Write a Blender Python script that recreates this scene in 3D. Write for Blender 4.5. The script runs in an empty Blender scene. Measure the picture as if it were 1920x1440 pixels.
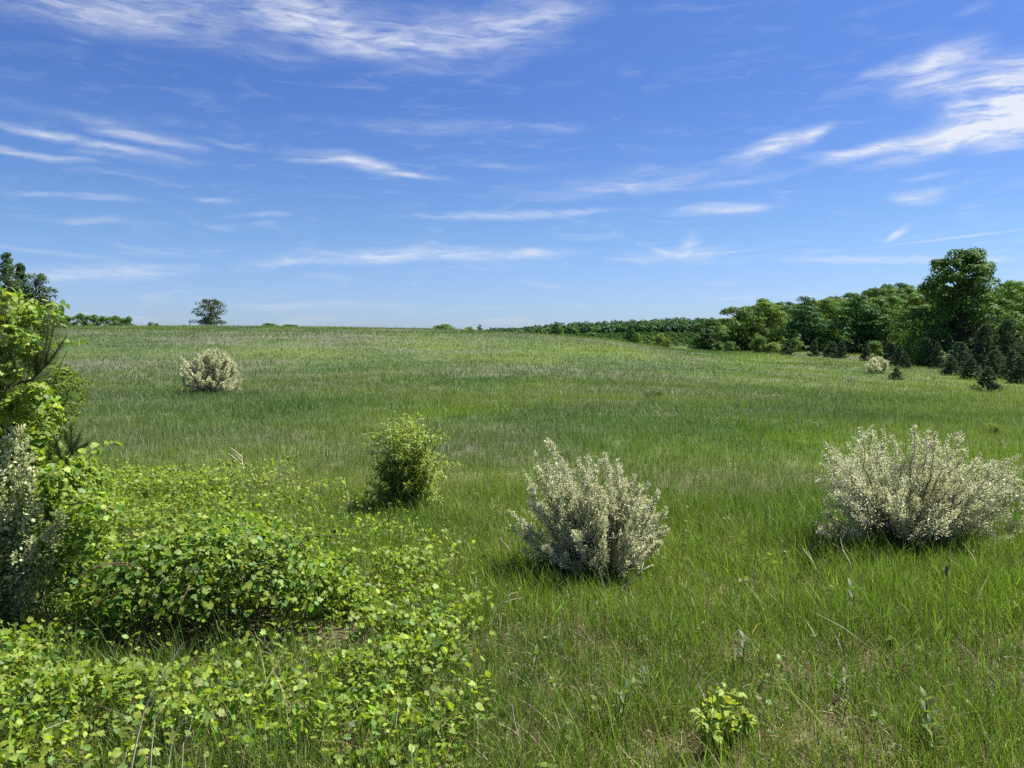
import bpy, math
import numpy as np
from math import radians, sin, cos, pi

SC = bpy.context.scene
COL = SC.collection
rng = np.random.default_rng(11)

# ------------------------------------------------------------------ camera model (photo pixels 1920x1440)
F, CXP, CYP = 1423.0, 960.0, 720.0
PITCH = math.atan(80.0 / F)
CAMZ = 3.0
cp, sp = cos(PITCH), sin(PITCH)

def ray(px, py):
    u = (px - CXP) / F; v = (CYP - py) / F
    return np.array([u, cp + v * sp, v * cp - sp])

def W(px, py, Y):                       # point seen at a pixel, at depth Y
    d = ray(px, py); s = Y / d[1]
    return np.array([d[0] * s, Y, CAMZ + d[2] * s])

def project(x, y, z):
    dz = z - CAMZ
    f = y * cp - dz * sp; up = y * sp + dz * cp
    return CXP + F * x / f, CYP - F * up / f

# ------------------------------------------------------------------ noise
def vnoise(x, y, seed=0):
    xi = np.floor(x).astype(np.int64); yi = np.floor(y).astype(np.int64)
    xf = x - xi; yf = y - yi
    u = xf * xf * (3 - 2 * xf); v = yf * yf * (3 - 2 * yf)
    def h(a, b):
        n = (a * 374761393 + b * 668265263 + seed * 974634777) & 0x7fffffff
        n = ((n ^ (n >> 13)) * 1274126177) & 0x7fffffff
        n = n ^ (n >> 16)
        return (n & 0xffff) / 65535.0
    return (h(xi, yi) * (1 - u) + h(xi + 1, yi) * u) * (1 - v) + (h(xi, yi + 1) * (1 - u) + h(xi + 1, yi + 1) * u) * v

def fbm(x, y, seed=0, oct=4):
    s = 0; a = 0.5; t = 0
    for i in range(oct):
        s = s + a * vnoise(x, y, seed + i * 17); t += a
        x = x * 2.03 + 5.1; y = y * 2.03 + 3.7; a *= 0.5
    return s / t

def sstep(a, b, x):
    t = np.clip((x - a) / (b - a), 0, 1)
    return t * t * (3 - 2 * t)

# ------------------------------------------------------------------ terrain
_cols = {
    -500: [(6, 0), (12, 0), (22, 0), (40, 0), (80, 1.75), (150, 6.0), (220, 5.2), (500, 3)],
    0:    [(6, 0), (12, 0), (22, 0), (40, 0), (80, 1.75), (150, 5.95), (220, 5.0), (500, 3)],
    400:  [(6, 0), (12, 0), (22, 0), (40, 0.05), (80, 1.8), (150, 5.8), (220, 4.8), (500, 2)],
    740:  [(6, 0), (12, 0), (22, 0), (40, 0.05), (80, 1.7), (150, 5.3), (220, 4.0), (500, 1)],
    960:  [(6, 0), (12, 0), (22, 0), (40, 0), (80, 1.45), (140, 4.5), (220, 2.8), (320, 3.5), (500, 5)],
    1150: [(6, 0), (12, 0), (22, 0), (40, 0), (80, 1.05), (125, 3.0), (165, 1.7), (230, 1.4), (350, 6.0), (500, 6.5)],
    1300: [(6, 0), (12, 0), (22, 0), (40, -.2), (80, .5), (115, 1.4), (160, .6), (230, 1.2), (350, 6.3), (500, 7)],
    1500: [(6, 0), (12, 0), (22, -.05), (50, -.4), (90, .15), (135, 1.0), (220, 5), (350, 7), (500, 8)],
    1720: [(6, 0), (12, 0), (22, -.1), (50, -.8), (80, -.6), (120, .0), (220, 8), (350, 10), (500, 10)],
    1920: [(6, 0), (12, 0), (22, -.1), (60, -1.0), (110, -.3), (220, 8.5), (350, 10), (500, 10)],
    2420: [(6, 0), (12, 0), (22, -.1), (60, -1.0), (110, 0), (220, 8.5), (350, 10), (500, 10)],
}
_P = np.array([((k - CXP) / F * 2.0, math.log(Y), z) for k, l in _cols.items() for Y, z in l])
def _tps_k(r2):
    return 0.5 * r2 * np.log(r2 + 1e-12)
_n = len(_P)
_A = np.zeros((_n + 3, _n + 3))
_A[:_n, :_n] = _tps_k(((_P[:, None, :2] - _P[None, :, :2]) ** 2).sum(-1))
_A[:_n, :_n] += np.eye(_n) * 0.002
_A[:_n, _n] = 1; _A[:_n, n1:=_n + 1] = _P[:, 0]; _A[:_n, _n + 2] = _P[:, 1]
_A[_n:, :_n] = _A[:_n, _n:].T
_Wt = np.linalg.solve(_A, np.r_[_P[:, 2], 0, 0, 0])

def ground(x, y):
    x = np.atleast_1d(np.asarray(x, float)); y = np.atleast_1d(np.asarray(y, float))
    yy = np.clip(y, 4.0, 520.0)
    a = np.clip(x / yy * 2.0, -2.2, 2.2); b = np.log(yy)
    out = np.empty(x.size); xf, af, bf = x.ravel(), a.ravel(), b.ravel()
    for i in range(0, x.size, 100000):
        A, B = af[i:i + 100000], bf[i:i + 100000]
        r2 = (A[:, None] - _P[None, :, 0]) ** 2 + (B[:, None] - _P[None, :, 1]) ** 2
        out[i:i + 100000] = _tps_k(r2) @ _Wt[:_n] + _Wt[_n] + _Wt[_n + 1] * A + _Wt[_n + 2] * B
    z = out.reshape(x.shape) * sstep(5.0, 14.0, y)
    z = z + 0.6 * (fbm(x / 17.0, y / 11.0, 3, 3) - 0.5) * sstep(14, 45, y) * (1 - sstep(180, 300, y))
    z = z + 0.10 * (fbm(x / 2.5, y / 2.5, 9, 3) - 0.5) * (1 - sstep(60, 140, y))
    z = z + 1.4 * (1 - sstep(1.2, 4.0, y))          # the bank the photographer stands on
    return z

def gz(x, y): return float(ground(x, y)[0])

def hit(px, py):                         # first ground point seen at a pixel
    d = ray(px, py)
    Y = np.exp(np.linspace(math.log(4.2), math.log(700), 2500)); s = Y / d[1]
    f = CAMZ + d[2] * s - ground(d[0] * s, Y)
    k = np.where(f <= 0)[0]
    i = k[0] if len(k) else int(np.argmin(f))
    return np.array([d[0] * s[i], Y[i], gz(d[0] * s[i], Y[i])])

# ------------------------------------------------------------------ what grows where
def _ell(px, py, rx, ry):
    p = hit(px, py); Y = p[1]
    q = hit(px, max(py - ry, 616)) ; wy = max(abs(q[1] - Y), Y * Y * ry / (F * 3.5) * .5)
    return p[0], Y, rx * Y / F, wy
YEL = [(_ell(*e), s) for e, s in [((870, 778, 170, 16), 1), ((1450, 722, 90, 14), .6), ((820, 655, 60, 10), .45), ((1090, 662, 90, 12), .45),
      ((1340, 660, 80, 8), .5), ((1250, 835, 170, 26), .9), ((1470, 830, 120, 36), .95), ((1150, 790, 160, 12), .6), ((930, 790, 90, 10), .6), ((1800, 750, 130, 10), .5),
      ((1180, 660, 50, 7), .6)]]
DRK = [(_ell(*e), s) for e, s in [((640, 692, 170, 7), 1), ((900, 715, 130, 11), .9), ((560, 765, 190, 20), 1), ((230, 650, 120, 10), .5),
      ((520, 640, 60, 4), 1), ((380, 745, 130, 8), 1), ((1380, 690, 120, 9), .6), ((1700, 790, 180, 10), .6), ((1000, 650, 60, 6), .5)]]
SED = [(_ell(*e), s) for e, s in [((600, 718, 130, 10), 1), ((950, 742, 150, 14), 1), ((430, 820, 190, 24), 1), ((900, 825, 130, 26), .9),
      ((1400, 905, 130, 22), .8), ((1000, 690, 100, 8), .9), ((1330, 762, 260, 18), .7), ((230, 785, 140, 18), 1), ((1270, 668, 80, 5), 1),
      ((1560, 712, 70, 8), .7), ((700, 640, 200, 8), .4), ((730, 620, 60, 3), 1), ((1040, 628, 120, 6), .8)]]
TAN = [(_ell(*e), s) for e, s in [((1085, 1225, 110, 80), .2), ((1000, 1395, 70, 50), .45), ((1620, 1400, 70, 50), .5), ((1380, 1225, 50, 20), .5),
      ((1510, 1270, 50, 25), .5), ((1480, 1400, 60, 40), .6), ((1250, 1420, 120, 30), .6), ((1640, 1250, 60, 20), .4)]]
def field(lst, x, y):
    r = np.zeros_like(x)
    for (cx, cy, rx, ry), s in lst:
        d = ((x - cx) / rx) ** 2 + ((y - cy) / ry) ** 2
        r = np.maximum(r, s * np.exp(-d * 1.1))
    return r

G_GREEN = np.array([0.098, 0.156, 0.030]); G_YEL = np.array([0.150, 0.215, 0.026]); G_DRK = np.array([0.066, 0.122, 0.032])
G_SED = np.array([0.230, 0.230, 0.170]); G_TAN = np.array([0.30, 0.23, 0.15])
def species(x, y):
    n1 = fbm(x / 9.0, y / 5.0, 21, 4); n2 = fbm(x / (5.0 + y * .08) + 9, y / (3.0 + y * .05), 33, 4); n3 = fbm(x / 1.3, y / 1.0, 41, 3)
    far = sstep(14, 28, y)
    sed = np.clip(field(SED, x, y) * 0.9 + sstep(.44, .60, fbm(x / 26.0 + .5 * n2, y / 8.0 + n2, 51, 4)) * 0.85 * far + 0.34 * far * sstep(16, 80, y), 0, 1) * (0.55 + 0.9 * (n3 - .1))
    yel = np.clip(field(YEL, x, y) * 0.95 + 0.55 * sstep(.48, .68, n2), 0, 1)
    drk = np.clip(field(DRK, x, y) * 0.9 + 0.75 * sstep(.5, .7, 1 - n2) * far, 0, 1)
    sed = np.clip(sed * (1 - .85 * field(YEL, x, y)) * (1 - .9 * field(DRK, x, y)), 0, .95)
    c = G_GREEN[None] + (G_YEL - G_GREEN)[None] * yel[:, None]
    c = c + (G_DRK - c) * drk[:, None]
    return c, sed

# ------------------------------------------------------------------ mesh helpers
class MB:
    def __init__(s): s.V, s.T, s.C, s.n = [], [], [], 0
    def add(s, V, T, C):
        V = np.asarray(V, np.float32).reshape(-1, 3); T = np.asarray(T, np.int32).reshape(-1, 3)
        C = np.asarray(C, np.float32)
        if C.ndim == 1: C = np.repeat(C[None], len(V), 0)
        s.V.append(V); s.T.append(T + s.n); s.C.append(C); s.n += len(V)
    def build(s, name, mat, parent=None, smooth=False):
        return link(name, make_mesh(name, np.concatenate(s.V), np.concatenate(s.T), np.concatenate(s.C), mat, smooth), parent)

def make_mesh(name, V, T, C, mat, smooth=False):
    me = bpy.data.meshes.new(name)
    me.vertices.add(len(V)); me.vertices.foreach_set('co', np.ascontiguousarray(V, np.float32).ravel())
    me.loops.add(len(T) * 3); me.loops.foreach_set('vertex_index', np.ascontiguousarray(T, np.int32).ravel())
    me.polygons.add(len(T)); me.polygons.foreach_set('loop_start', np.arange(0, len(T) * 3, 3, dtype=np.int32))
    if C is not None:
        at = me.color_attributes.new('Col', 'FLOAT_COLOR', 'POINT')
        at.data.foreach_set('color', np.c_[C, np.ones(len(C))].astype(np.float32).ravel())
    me.update(calc_edges=True)
    if smooth: me.polygons.foreach_set('use_smooth', np.ones(len(T), bool))
    me.materials.append(mat)
    return me

def link(name, me, parent=None):
    o = bpy.data.objects.new(name, me); COL.objects.link(o)
    if parent is not None: o.parent = parent
    return o

def tag(o, label=None, cat=None, group=None, kind=None):
    if label: o['label'] = label
    if cat: o['category'] = cat
    if group: o['group'] = group
    if kind: o['kind'] = kind
    return o

def thing(name, label, cat, loc, group=None, rz=0.0):
    o = bpy.data.objects.new(name, None); COL.objects.link(o)
    o.location = [float(v) for v in loc]; o.rotation_euler = (0, 0, rz); o.empty_display_size = 0.2
    return tag(o, label, cat, group)

def dup(root, label, loc, rz, scale, group=None):
    r = root.copy(); COL.objects.link(r)
    r.location = [float(v) for v in loc]; r.rotation_euler = (0, 0, float(rz)); r.scale = [float(v) for v in scale]
    r['label'] = label
    if group: r['group'] = group
    elif 'group' in r: del r['group']
    for ch in list(root.children):
        c = ch.copy(); COL.objects.link(c); c.parent = r
    return r

def norm(v): return v / np.maximum(np.linalg.norm(v, axis=-1, keepdims=True), 1e-9)

def place(tm, pos, d, nrm, s, col, w=1.0):
    TV, TT = tm
    n = len(pos); k = len(TV)
    d = norm(d); sd = norm(np.cross(d, nrm)); up = np.cross(sd, d)
    s = np.broadcast_to(np.asarray(s, float), (n,))[:, None, None]; w = np.broadcast_to(np.asarray(w, float), (n,))[:, None, None]
    V = pos[:, None] + s * (TV[None, :, 1:2] * d[:, None] + w * TV[None, :, 0:1] * sd[:, None] + TV[None, :, 2:3] * up[:, None])
    T = TT[None] + (np.arange(n) * k)[:, None, None]
    C = np.repeat(col[:, None], k, 1)
    return V.reshape(-1, 3), T.reshape(-1, 3), C.reshape(-1, 3)

def rdir(n, zmin=-1.0):
    z = rng.uniform(zmin, 1, n); a = rng.uniform(0, 2 * pi, n); r = np.sqrt(np.maximum(1 - z * z, 0))
    return np.c_[r * np.cos(a), r * np.sin(a), z]

def vary(base, n, amt=.15, hue=.08):
    c = np.repeat(np.asarray(base, float)[None], n, 0) * np.exp(rng.normal(0, amt, (n, 1)))
    return np.clip(c * np.exp(rng.normal(0, hue, (n, 3))), 0.003, .9)

def tube(mb, pts, r0, r1, col, sides=5):
    pts = np.asarray(pts, float); n = len(pts)
    t = norm(np.gradient(pts, axis=0)); ref = np.array([.37, .61, .7]); a = norm(np.cross(t, ref)); b = np.cross(t, a)
    r = np.linspace(r0, r1, n)[:, None, None]; an = np.arange(sides) * 2 * pi / sides
    V = pts[:, None] + r * (np.cos(an)[None, :, None] * a[:, None] + np.sin(an)[None, :, None] * b[:, None])
    i = np.arange(n - 1)[:, None] * sides; j = np.arange(sides)[None]; j2 = (j + 1) % sides
    q = np.stack([i + j, i + j2, i + sides + j2, i + sides + j], -1).reshape(-1, 4)
    mb.add(V.reshape(-1, 3), np.r_[q[:, [0, 1, 2]], q[:, [0, 2, 3]]], col)

def bez(a, b, c, n=8):
    t = np.linspace(0, 1, n)[:, None]
    return (1 - t) ** 2 * np.asarray(a) + 2 * t * (1 - t) * np.asarray(b) + t * t * np.asarray(c)

# leaf shapes, length 1 along +y, z is the upper side
QUAD = (np.array([[0, 0, 0], [.36, .45, .08], [0, 1, -.06], [-.36, .45, .08]]), np.array([[0, 1, 2], [0, 2, 3]]))
LANCE = (np.array([[0, 0, 0], [.13, .3, .04], [.12, .62, .02], [0, 1, -.12], [-.12, .62, .02], [-.13, .3, .04], [0, .32, 0], [0, .64, -.02]]),
         np.array([[0, 1, 6], [1, 2, 7], [1, 7, 6], [2, 3, 7], [3, 4, 7], [4, 5, 6], [4, 6, 7], [5, 0, 6]]))
OVATE = (LANCE[0] * np.array([2.0, 1, 1.3]), LANCE[1])
_g = [(0, 0, 0), (.22, -.16, .02), (.46, .0, .06), (.40, .20, .03), (.56, .42, -.05), (.34, .50, .02), (.30, .72, -.02), (.12, .70, .02), (0, 1.0, -.14),
      (-.12, .70, .02), (-.30, .72, -.02), (-.34, .50, .02), (-.56, .42, -.05), (-.40, .20, .03), (-.46, .0, .06), (-.22, -.16, .02), (0, .34, -.03)]
GRAPE = (np.array(_g, float), np.array([[i, (i + 1) % 16, 16] for i in range(16)]))
NEEDLE = (np.array([[.5, 0, 0], [-.5, 0, 0], [0, 1, 0]]), np.array([[0, 1, 2]]))

# ------------------------------------------------------------------ materials
def new_mat(name):
    m = bpy.data.materials.new(name); m.use_nodes = True
    nt = m.node_tree; nt.nodes.clear()
    out = nt.nodes.new('ShaderNodeOutputMaterial')
    return m, nt, out

def leaf_mat(name, trans=0.4, rough=.5, spec=.35, tint=(1.25, 1.25, .55), objvar=0.0, noise=0.0):
    m, nt, out = new_mat(name); N = nt.nodes.new; L = nt.links.new
    at = N('ShaderNodeAttribute'); at.attribute_name = 'Col'; c = at.outputs['Color']
    if objvar:
        oi = N('ShaderNodeObjectInfo'); mr = N('ShaderNodeMapRange'); mr.inputs['To Min'].default_value = 1 - objvar; mr.inputs['To Max'].default_value = 1 + objvar
        L(oi.outputs['Random'], mr.inputs['Value'])
        hs = N('ShaderNodeHueSaturation'); L(mr.outputs[0], hs.inputs['Value']); L(c, hs.inputs['Color'])
        mh = N('ShaderNodeMapRange'); mh.inputs['To Min'].default_value = .488; mh.inputs['To Max'].default_value = .525
        ml = N('ShaderNodeMath'); ml.operation = 'MULTIPLY'; ml.inputs[1].default_value = 7.31; L(oi.outputs['Random'], ml.inputs[0])
        fr = N('ShaderNodeMath'); fr.operation = 'FRACT'; L(ml.outputs[0], fr.inputs[0]); L(fr.outputs[0], mh.inputs['Value']); L(mh.outputs[0], hs.inputs['Hue'])
        c = hs.outputs['Color']
    if noise:
        tc = N('ShaderNodeNewGeometry'); nz = N('ShaderNodeTexNoise'); nz.inputs['Scale'].default_value = 40; nz.inputs['Detail'].default_value = 3
        L(tc.outputs['Position'], nz.inputs['Vector'])
        mr = N('ShaderNodeMapRange'); mr.inputs['From Min'].default_value = .3; mr.inputs['From Max'].default_value = .7
        mr.inputs['To Min'].default_value = 1 - noise; mr.inputs['To Max'].default_value = 1 + noise; L(nz.outputs['Fac'], mr.inputs['Value'])
        vm = N('ShaderNodeVectorMath'); vm.operation = 'SCALE'; L(c, vm.inputs[0]); L(mr.outputs[0], vm.inputs['Scale']); c = vm.outputs[0]
    p = N('ShaderNodeBsdfPrincipled'); p.inputs['Roughness'].default_value = rough; p.inputs['Specular IOR Level'].default_value = spec
    L(c, p.inputs['Base Color'])
    tm = N('ShaderNodeVectorMath'); tm.operation = 'MULTIPLY'; tm.inputs[1].default_value = tint; L(c, tm.inputs[0])
    tr = N('ShaderNodeBsdfTranslucent'); L(tm.outputs[0], tr.inputs['Color'])
    mx = N('ShaderNodeMixShader'); mx.inputs[0].default_value = trans
    L(p.outputs[0], mx.inputs[1]); L(tr.outputs[0], mx.inputs[2]); L(mx.outputs[0], out.inputs['Surface'])
    return m

def bark_mat(name, scale=30):
    m, nt, out = new_mat(name); N = nt.nodes.new; L = nt.links.new
    at = N('ShaderNodeAttribute'); at.attribute_name = 'Col'
    tc = N('ShaderNodeNewGeometry'); nz = N('ShaderNodeTexNoise'); nz.inputs['Scale'].default_value = scale; nz.inputs['Detail'].default_value = 5
    L(tc.outputs['Position'], nz.inputs['Vector'])
    mr = N('ShaderNodeMapRange'); mr.inputs['To Min'].default_value = .55; mr.inputs['To Max'].default_value = 1.45; L(nz.outputs['Fac'], mr.inputs['Value'])
    vm = N('ShaderNodeVectorMath'); vm.operation = 'SCALE'; L(at.outputs['Color'], vm.inputs[0]); L(mr.outputs[0], vm.inputs['Scale'])
    p = N('ShaderNodeBsdfPrincipled'); p.inputs['Roughness'].default_value = .85; L(vm.outputs[0], p.inputs['Base Color'])
    L(p.outputs[0], out.inputs['Surface'])
    return m

M_GRASS = leaf_mat('grass_blades', .38, .45, .30, (1.15, 1.28, .55))
M_VINE = leaf_mat('grape_leaf', .48, .5, .28, (1.22, 1.25, .42), noise=.18)
M_LEAF = leaf_mat('young_leaf', .48, .5, .28, (1.3, 1.25, .45), noise=.12)
M_BLOOM = leaf_mat('silver_leaf_and_blossom', .30, .5, .4, (1.05, 1.05, .85))
M_CROWN = leaf_mat('tree_foliage', .24, .65, .14, (1.3, 1.3, .45), objvar=.14)
M_NEEDLE = leaf_mat('pine_needle', .12, .6, .15, (1.1, 1.1, .8), objvar=.10)
M_BARK = bark_mat('bark'); M_DRY = bark_mat('dry_stalk', 60)

def ground_mat():
    m, nt, out = new_mat('field_soil_and_thatch'); N = nt.nodes.new; L = nt.links.new
    at = N('ShaderNodeAttribute'); at.attribute_name = 'Col'
    g = N('ShaderNodeNewGeometry')
    def noise(scale, det, vec=None):
        n = N('ShaderNodeTexNoise'); n.inputs['Scale'].default_value = scale; n.inputs['Detail'].default_value = det; n.inputs['Roughness'].default_value = .65
        L(vec or g.outputs['Position'], n.inputs['Vector']); return n
    a = noise(9, 6); b = noise(1.1, 6); c2 = noise(.18, 5)
    def mr(s, lo, hi, f0=.3, f1=.7):
        r = N('ShaderNodeMapRange'); r.inputs['From Min'].default_value = f0; r.inputs['From Max'].default_value = f1
        r.inputs['To Min'].default_value = lo; r.inputs['To Max'].default_value = hi; L(s.outputs['Fac'], r.inputs['Value']); return r
    m1 = mr(a, .45, 1.5); m2 = mr(b, .72, 1.28); m3 = mr(c2, .85, 1.15)
    x = N('ShaderNodeMath'); x.operation = 'MULTIPLY'; L(m1.outputs[0], x.inputs[0]); L(m2.outputs[0], x.inputs[1])
    x2 = N('ShaderNodeMath'); x2.operation = 'MULTIPLY'; L(x.outputs[0], x2.inputs[0]); L(m3.outputs[0], x2.inputs[1])
    vm = N('ShaderNodeVectorMath'); vm.operation = 'SCALE'; L(at.outputs['Color'], vm.inputs[0]); L(x2.outputs[0], vm.inputs['Scale'])
    p = N('ShaderNodeBsdfPrincipled'); p.inputs['Roughness'].default_value = .95; p.inputs['Specular IOR Level'].default_value = .1
    L(vm.outputs[0], p.inputs['Base Color'])
    bp = N('ShaderNodeBump'); bp.inputs['Strength'].default_value = .9; bp.inputs['Distance'].default_value = .12; L(a.outputs['Fac'], bp.inputs['Height'])
    L(bp.outputs[0], p.inputs['Normal'])
    L(p.outputs[0], out.inputs['Surface'])
    return m

# ------------------------------------------------------------------ ground sheet
def axis_pos(d0, grow, end):
    v = [0.0]; d = d0
    while v[-1] < end:
        v.append(v[-1] + d); d = min(d * grow, 200)
    return np.array(v)
xs = axis_pos(.25, 1.022, 4000); xs = np.r_[-xs[:0:-1], xs]
ysf = axis_pos(.25, 1.013, 5000); ysb = axis_pos(.5, 1.1, 300); ys = np.r_[-ysb[:0:-1], ysf]
GX, GY = np.meshgrid(xs, ys)
GZ = ground(GX, GY)
nx, ny = len(xs), len(ys)
c, sed = species(GX.ravel(), GY.ravel())
gy = GY.ravel()
gc = (c + (G_SED * .8 - c) * sed[:, None]) * .72  # ground colour darkened to stand in for self-shade among the blades
thatch = np.array([.165, .135, .085])
nearw = (1 - sstep(9, 24, gy))[:, None]
gc = gc * (1 - nearw) + thatch * nearw * (0.7 + .5 * fbm(GX.ravel() * 2, gy * 2, 5)[:, None])
far = sstep(200, 260, gy)[:, None]
gc = gc * (1 - far) + np.array([.042, .070, .020]) * far
ii = (np.arange(ny - 1)[:, None] * nx + np.arange(nx - 1)[None]).ravel()
T = np.r_[np.c_[ii, ii + 1, ii + nx + 1], np.c_[ii, ii + nx + 1, ii + nx]]
o = link('ground', make_mesh('ground', np.c_[GX.ravel(), GY.ravel(), GZ.ravel()], T, gc, ground_mat(), True))
tag(o, kind='structure')

# ------------------------------------------------------------------ regions of the undergrowth (world space, corners found from the photo)
def inpoly(x, y, poly):
    r = np.zeros(x.shape, bool); n = len(poly)
    for i in range(n):
        x0, y0 = poly[i]; x1, y1 = poly[(i + 1) % n]
        k = ((y0 > y) != (y1 > y)) & (x < (x1 - x0) * (y - y0) / (y1 - y0 + 1e-12) + x0)
        r ^= k
    return r
VPOLY = [hit(*p)[:2] for p in [(-120, 1439), (-120, 960), (60, 905), (200, 905), (330, 915), (450, 960), (600, 1010), (720, 1075), (800, 1120), (840, 1200), (850, 1300), (820, 1439)]]
VPOLY = VPOLY + [(VPOLY[-1][0], 4.3), (VPOLY[0][0], 4.3)]
def vine_weight(x, y):
    w = np.zeros(x.shape)
    for k in range(9):                                   # soft edge: several jittered tests
        jx, jy = (0.75 * np.sqrt(y / 7)) * cos(k * 2.1) * (k / 8), (1.3 * (y / 7)) * sin(k * 2.1) * (k / 8)
        w += inpoly(x + jx + .5 * (fbm(x * 1.3, y * 1.3, 70) - .5), y + jy, VPOLY)
    return w / 9
BR = np.array([W(395, 1100, 7.7)[0], 7.7])               # bramble mound centre
SAP = hit(1350, 1420)
BRX, BRY, BRH = 1.6, .9, 1.1

# ------------------------------------------------------------------ grass
def blades(n, y0, y1, pw, hmu, wmu, levels, tmax=.86, fade=None, margin=2.8):
    u = rng.uniform(0, 1, n)
    e = 2 - pw                                            # screen-aware density ~ y^-pw on a fan of ground
    y = (y0 ** e + u * (y1 ** e - y0 ** e)) ** (1 / e)
    x = rng.uniform(-1, 1, n) * (tmax * y + margin)
    # clumpiness
    keep = rng.uniform(0, 1, n) < np.where(y < 16, .12, -.05) + 1.5 * fbm(x * 2.6, y * 2.6, 77, 3) - .75 * field(TAN, x, y)
    if fade: keep &= rng.uniform(0, 1, n) < sstep(fade[0], fade[1], y) * (1 - sstep(fade[2], fade[3], y))
    b = ((x - BR[0]) / BRX) ** 2 + ((y - BR[1]) / BRY) ** 2
    keep &= ~((b < 1) & (rng.uniform(0, 1, n) < .8))
    keep &= ~((np.hypot(x - SAP[0], y - SAP[1]) < .10) | ((np.abs(x - SAP[0]) < .2) & (y < SAP[1]) & (y > SAP[1] - .5) & (rng.uniform(0, 1, n) < .6)))
    vw = vine_weight(x, y)
    keep &= rng.uniform(0, 1, n) > vw * .22
    x, y = x[keep], y[keep]; n = len(x)
    z = ground(x, y)
    c, sed = species(x, y)
    c = c * np.exp(rng.normal(0, 1, (n, 1)) * np.where(y < 14, .34, .22)[:, None]) * np.exp(rng.normal(0, .07, (n, 3)))
    h = hmu * np.exp(rng.normal(0, .34, n)) * (0.45 + 1.1 * fbm(x / 1.1, y / 1.1, 91, 3))
    w = wmu(y) * rng.uniform(.6, 1.3, n)
    is_sed = rng.uniform(0, 1, n) < sed
    dry = rng.uniform(0, 1, n) < 0.045 + .08 * (1 - sstep(10, 18, y)) + .14 * (1 - sstep(5.5, 9, y)) + .5 * field(TAN, x, y)
    c[dry] = vary(G_TAN * .8, int(dry.sum()), .25)
    h[dry] *= rng.uniform(.3, .9, int(dry.sum()))
    h[is_sed] *= 1.25
    az = rng.uniform(0, 2 * pi, n); lean = np.abs(rng.normal(.27, .20, n)) * h
    lean[dry] = h[dry] * rng.uniform(.3, 1.4, int(dry.sum()))
    wind = np.array([-.05, .02])
    lx = np.cos(az) * lean + wind[0] * h; ly = np.sin(az) * lean + wind[1] * h
    sa = rng.uniform(0, 2 * pi, n); sx, sy = np.cos(sa), np.sin(sa)
    k = len(levels) * 2 - 1
    V = np.empty((n, k, 3), np.float32); C = np.empty((n, k, 3), np.float32)
    tip = np.where(is_sed[:, None], vary(G_SED * 1.05, n, .2), c * 1.05)
    for i, t in enumerate(levels):
        cx = x + lx * t * t; cy = y + ly * t * t; cz = z - .02 + h * (t - .12 * t * t)
        wd = w * (1 - .25 * t) * .5
        cc = c + (tip - c) * (1.0 if t > .55 else 0.0)
        if t >= 1:
            V[:, 2 * i] = np.c_[cx, cy, cz]; C[:, 2 * i] = cc
        else:
            V[:, 2 * i] = np.c_[cx - sx * wd, cy - sy * wd, cz]; V[:, 2 * i + 1] = np.c_[cx + sx * wd, cy + sy * wd, cz]
            C[:, 2 * i] = cc; C[:, 2 * i + 1] = cc
    tr = []
    for i in range(len(levels) - 2):
        a = 2 * i; tr += [(a, a + 1, a + 3), (a, a + 3, a + 2)]
    a = 2 * (len(levels) - 2); tr.append((a, a + 1, a + 2))
    T = np.array(tr)[None] + (np.arange(n) * k)[:, None, None]
    return V.reshape(-1, 3), T.reshape(-1, 3), C.reshape(-1, 3)

mb = MB()
mb.add(*blades(620000, 3.4, 16, 1.0, .26, lambda y: .0060 + 0 * y, (0, .4, .72, 1), fade=(0, 1, 12.5, 16)))
mb.add(*blades(820000, 12, 72, 1.3, .25, lambda y: .0048 * (y / 12), (0, .55, 1), fade=(12, 15, 34, 72)))
mb.add(*blades(640000, 30, 175, 1.4, .24, lambda y: .0042 * (y / 12) ** .95, (0, .55, 1), .80, fade=(30, 68, 900, 901)))
tag(mb.build('grass', M_GRASS), kind='stuff')
n = 95000; e = rng.uniform(0, 1, n); y = 4.3 + 9.5 * e ** 1.2; x = rng.uniform(-1, 1, n) * (.84 * y + 2.5)
k = rng.uniform(0, 1, n) < .45 + .6 * field(TAN, x, y); x, y = x[k], y[k]; n = len(x)
z = ground(x, y) + rng.uniform(.01, .10, n) ** 1.0
d = rdir(n); d[:, 2] *= .35
mb = MB(); mb.add(*place(NEEDLE, np.c_[x, y, z], d, rdir(n, .2), (l := rng.uniform(.06, .2, n)), vary([.36, .285, .20], n, .3, .06), .0055 / l))
tag(mb.build('dead_grass_litter', M_GRASS), kind='stuff')

# ------------------------------------------------------------------ grape vine ground cover
VINE_C = np.array([.215, .285, .042])
def vine_leaves(mb, pos, up, size, col, tilt=.6, sunward=.25):
    n = len(pos)
    nr = norm(up + rng.normal(0, tilt, (n, 3)) + np.array([.6, .1, .4]) * sunward)
    d = norm(np.cross(nr, rdir(n))); 
    size = np.broadcast_to(size, (n,)); k = rng.uniform(0, 1, n) < .62; e = ~k
    mb.add(*place(GRAPE, pos[k], d[k], nr[k], size[k], col[k], rng.uniform(.75, 1.1, int(k.sum()))))
    mb.add(*place(OVATE, pos[e], d[e], nr[e], size[e] * 1.15, col[e], rng.uniform(.9, 1.5, int(e.sum()))))

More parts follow.
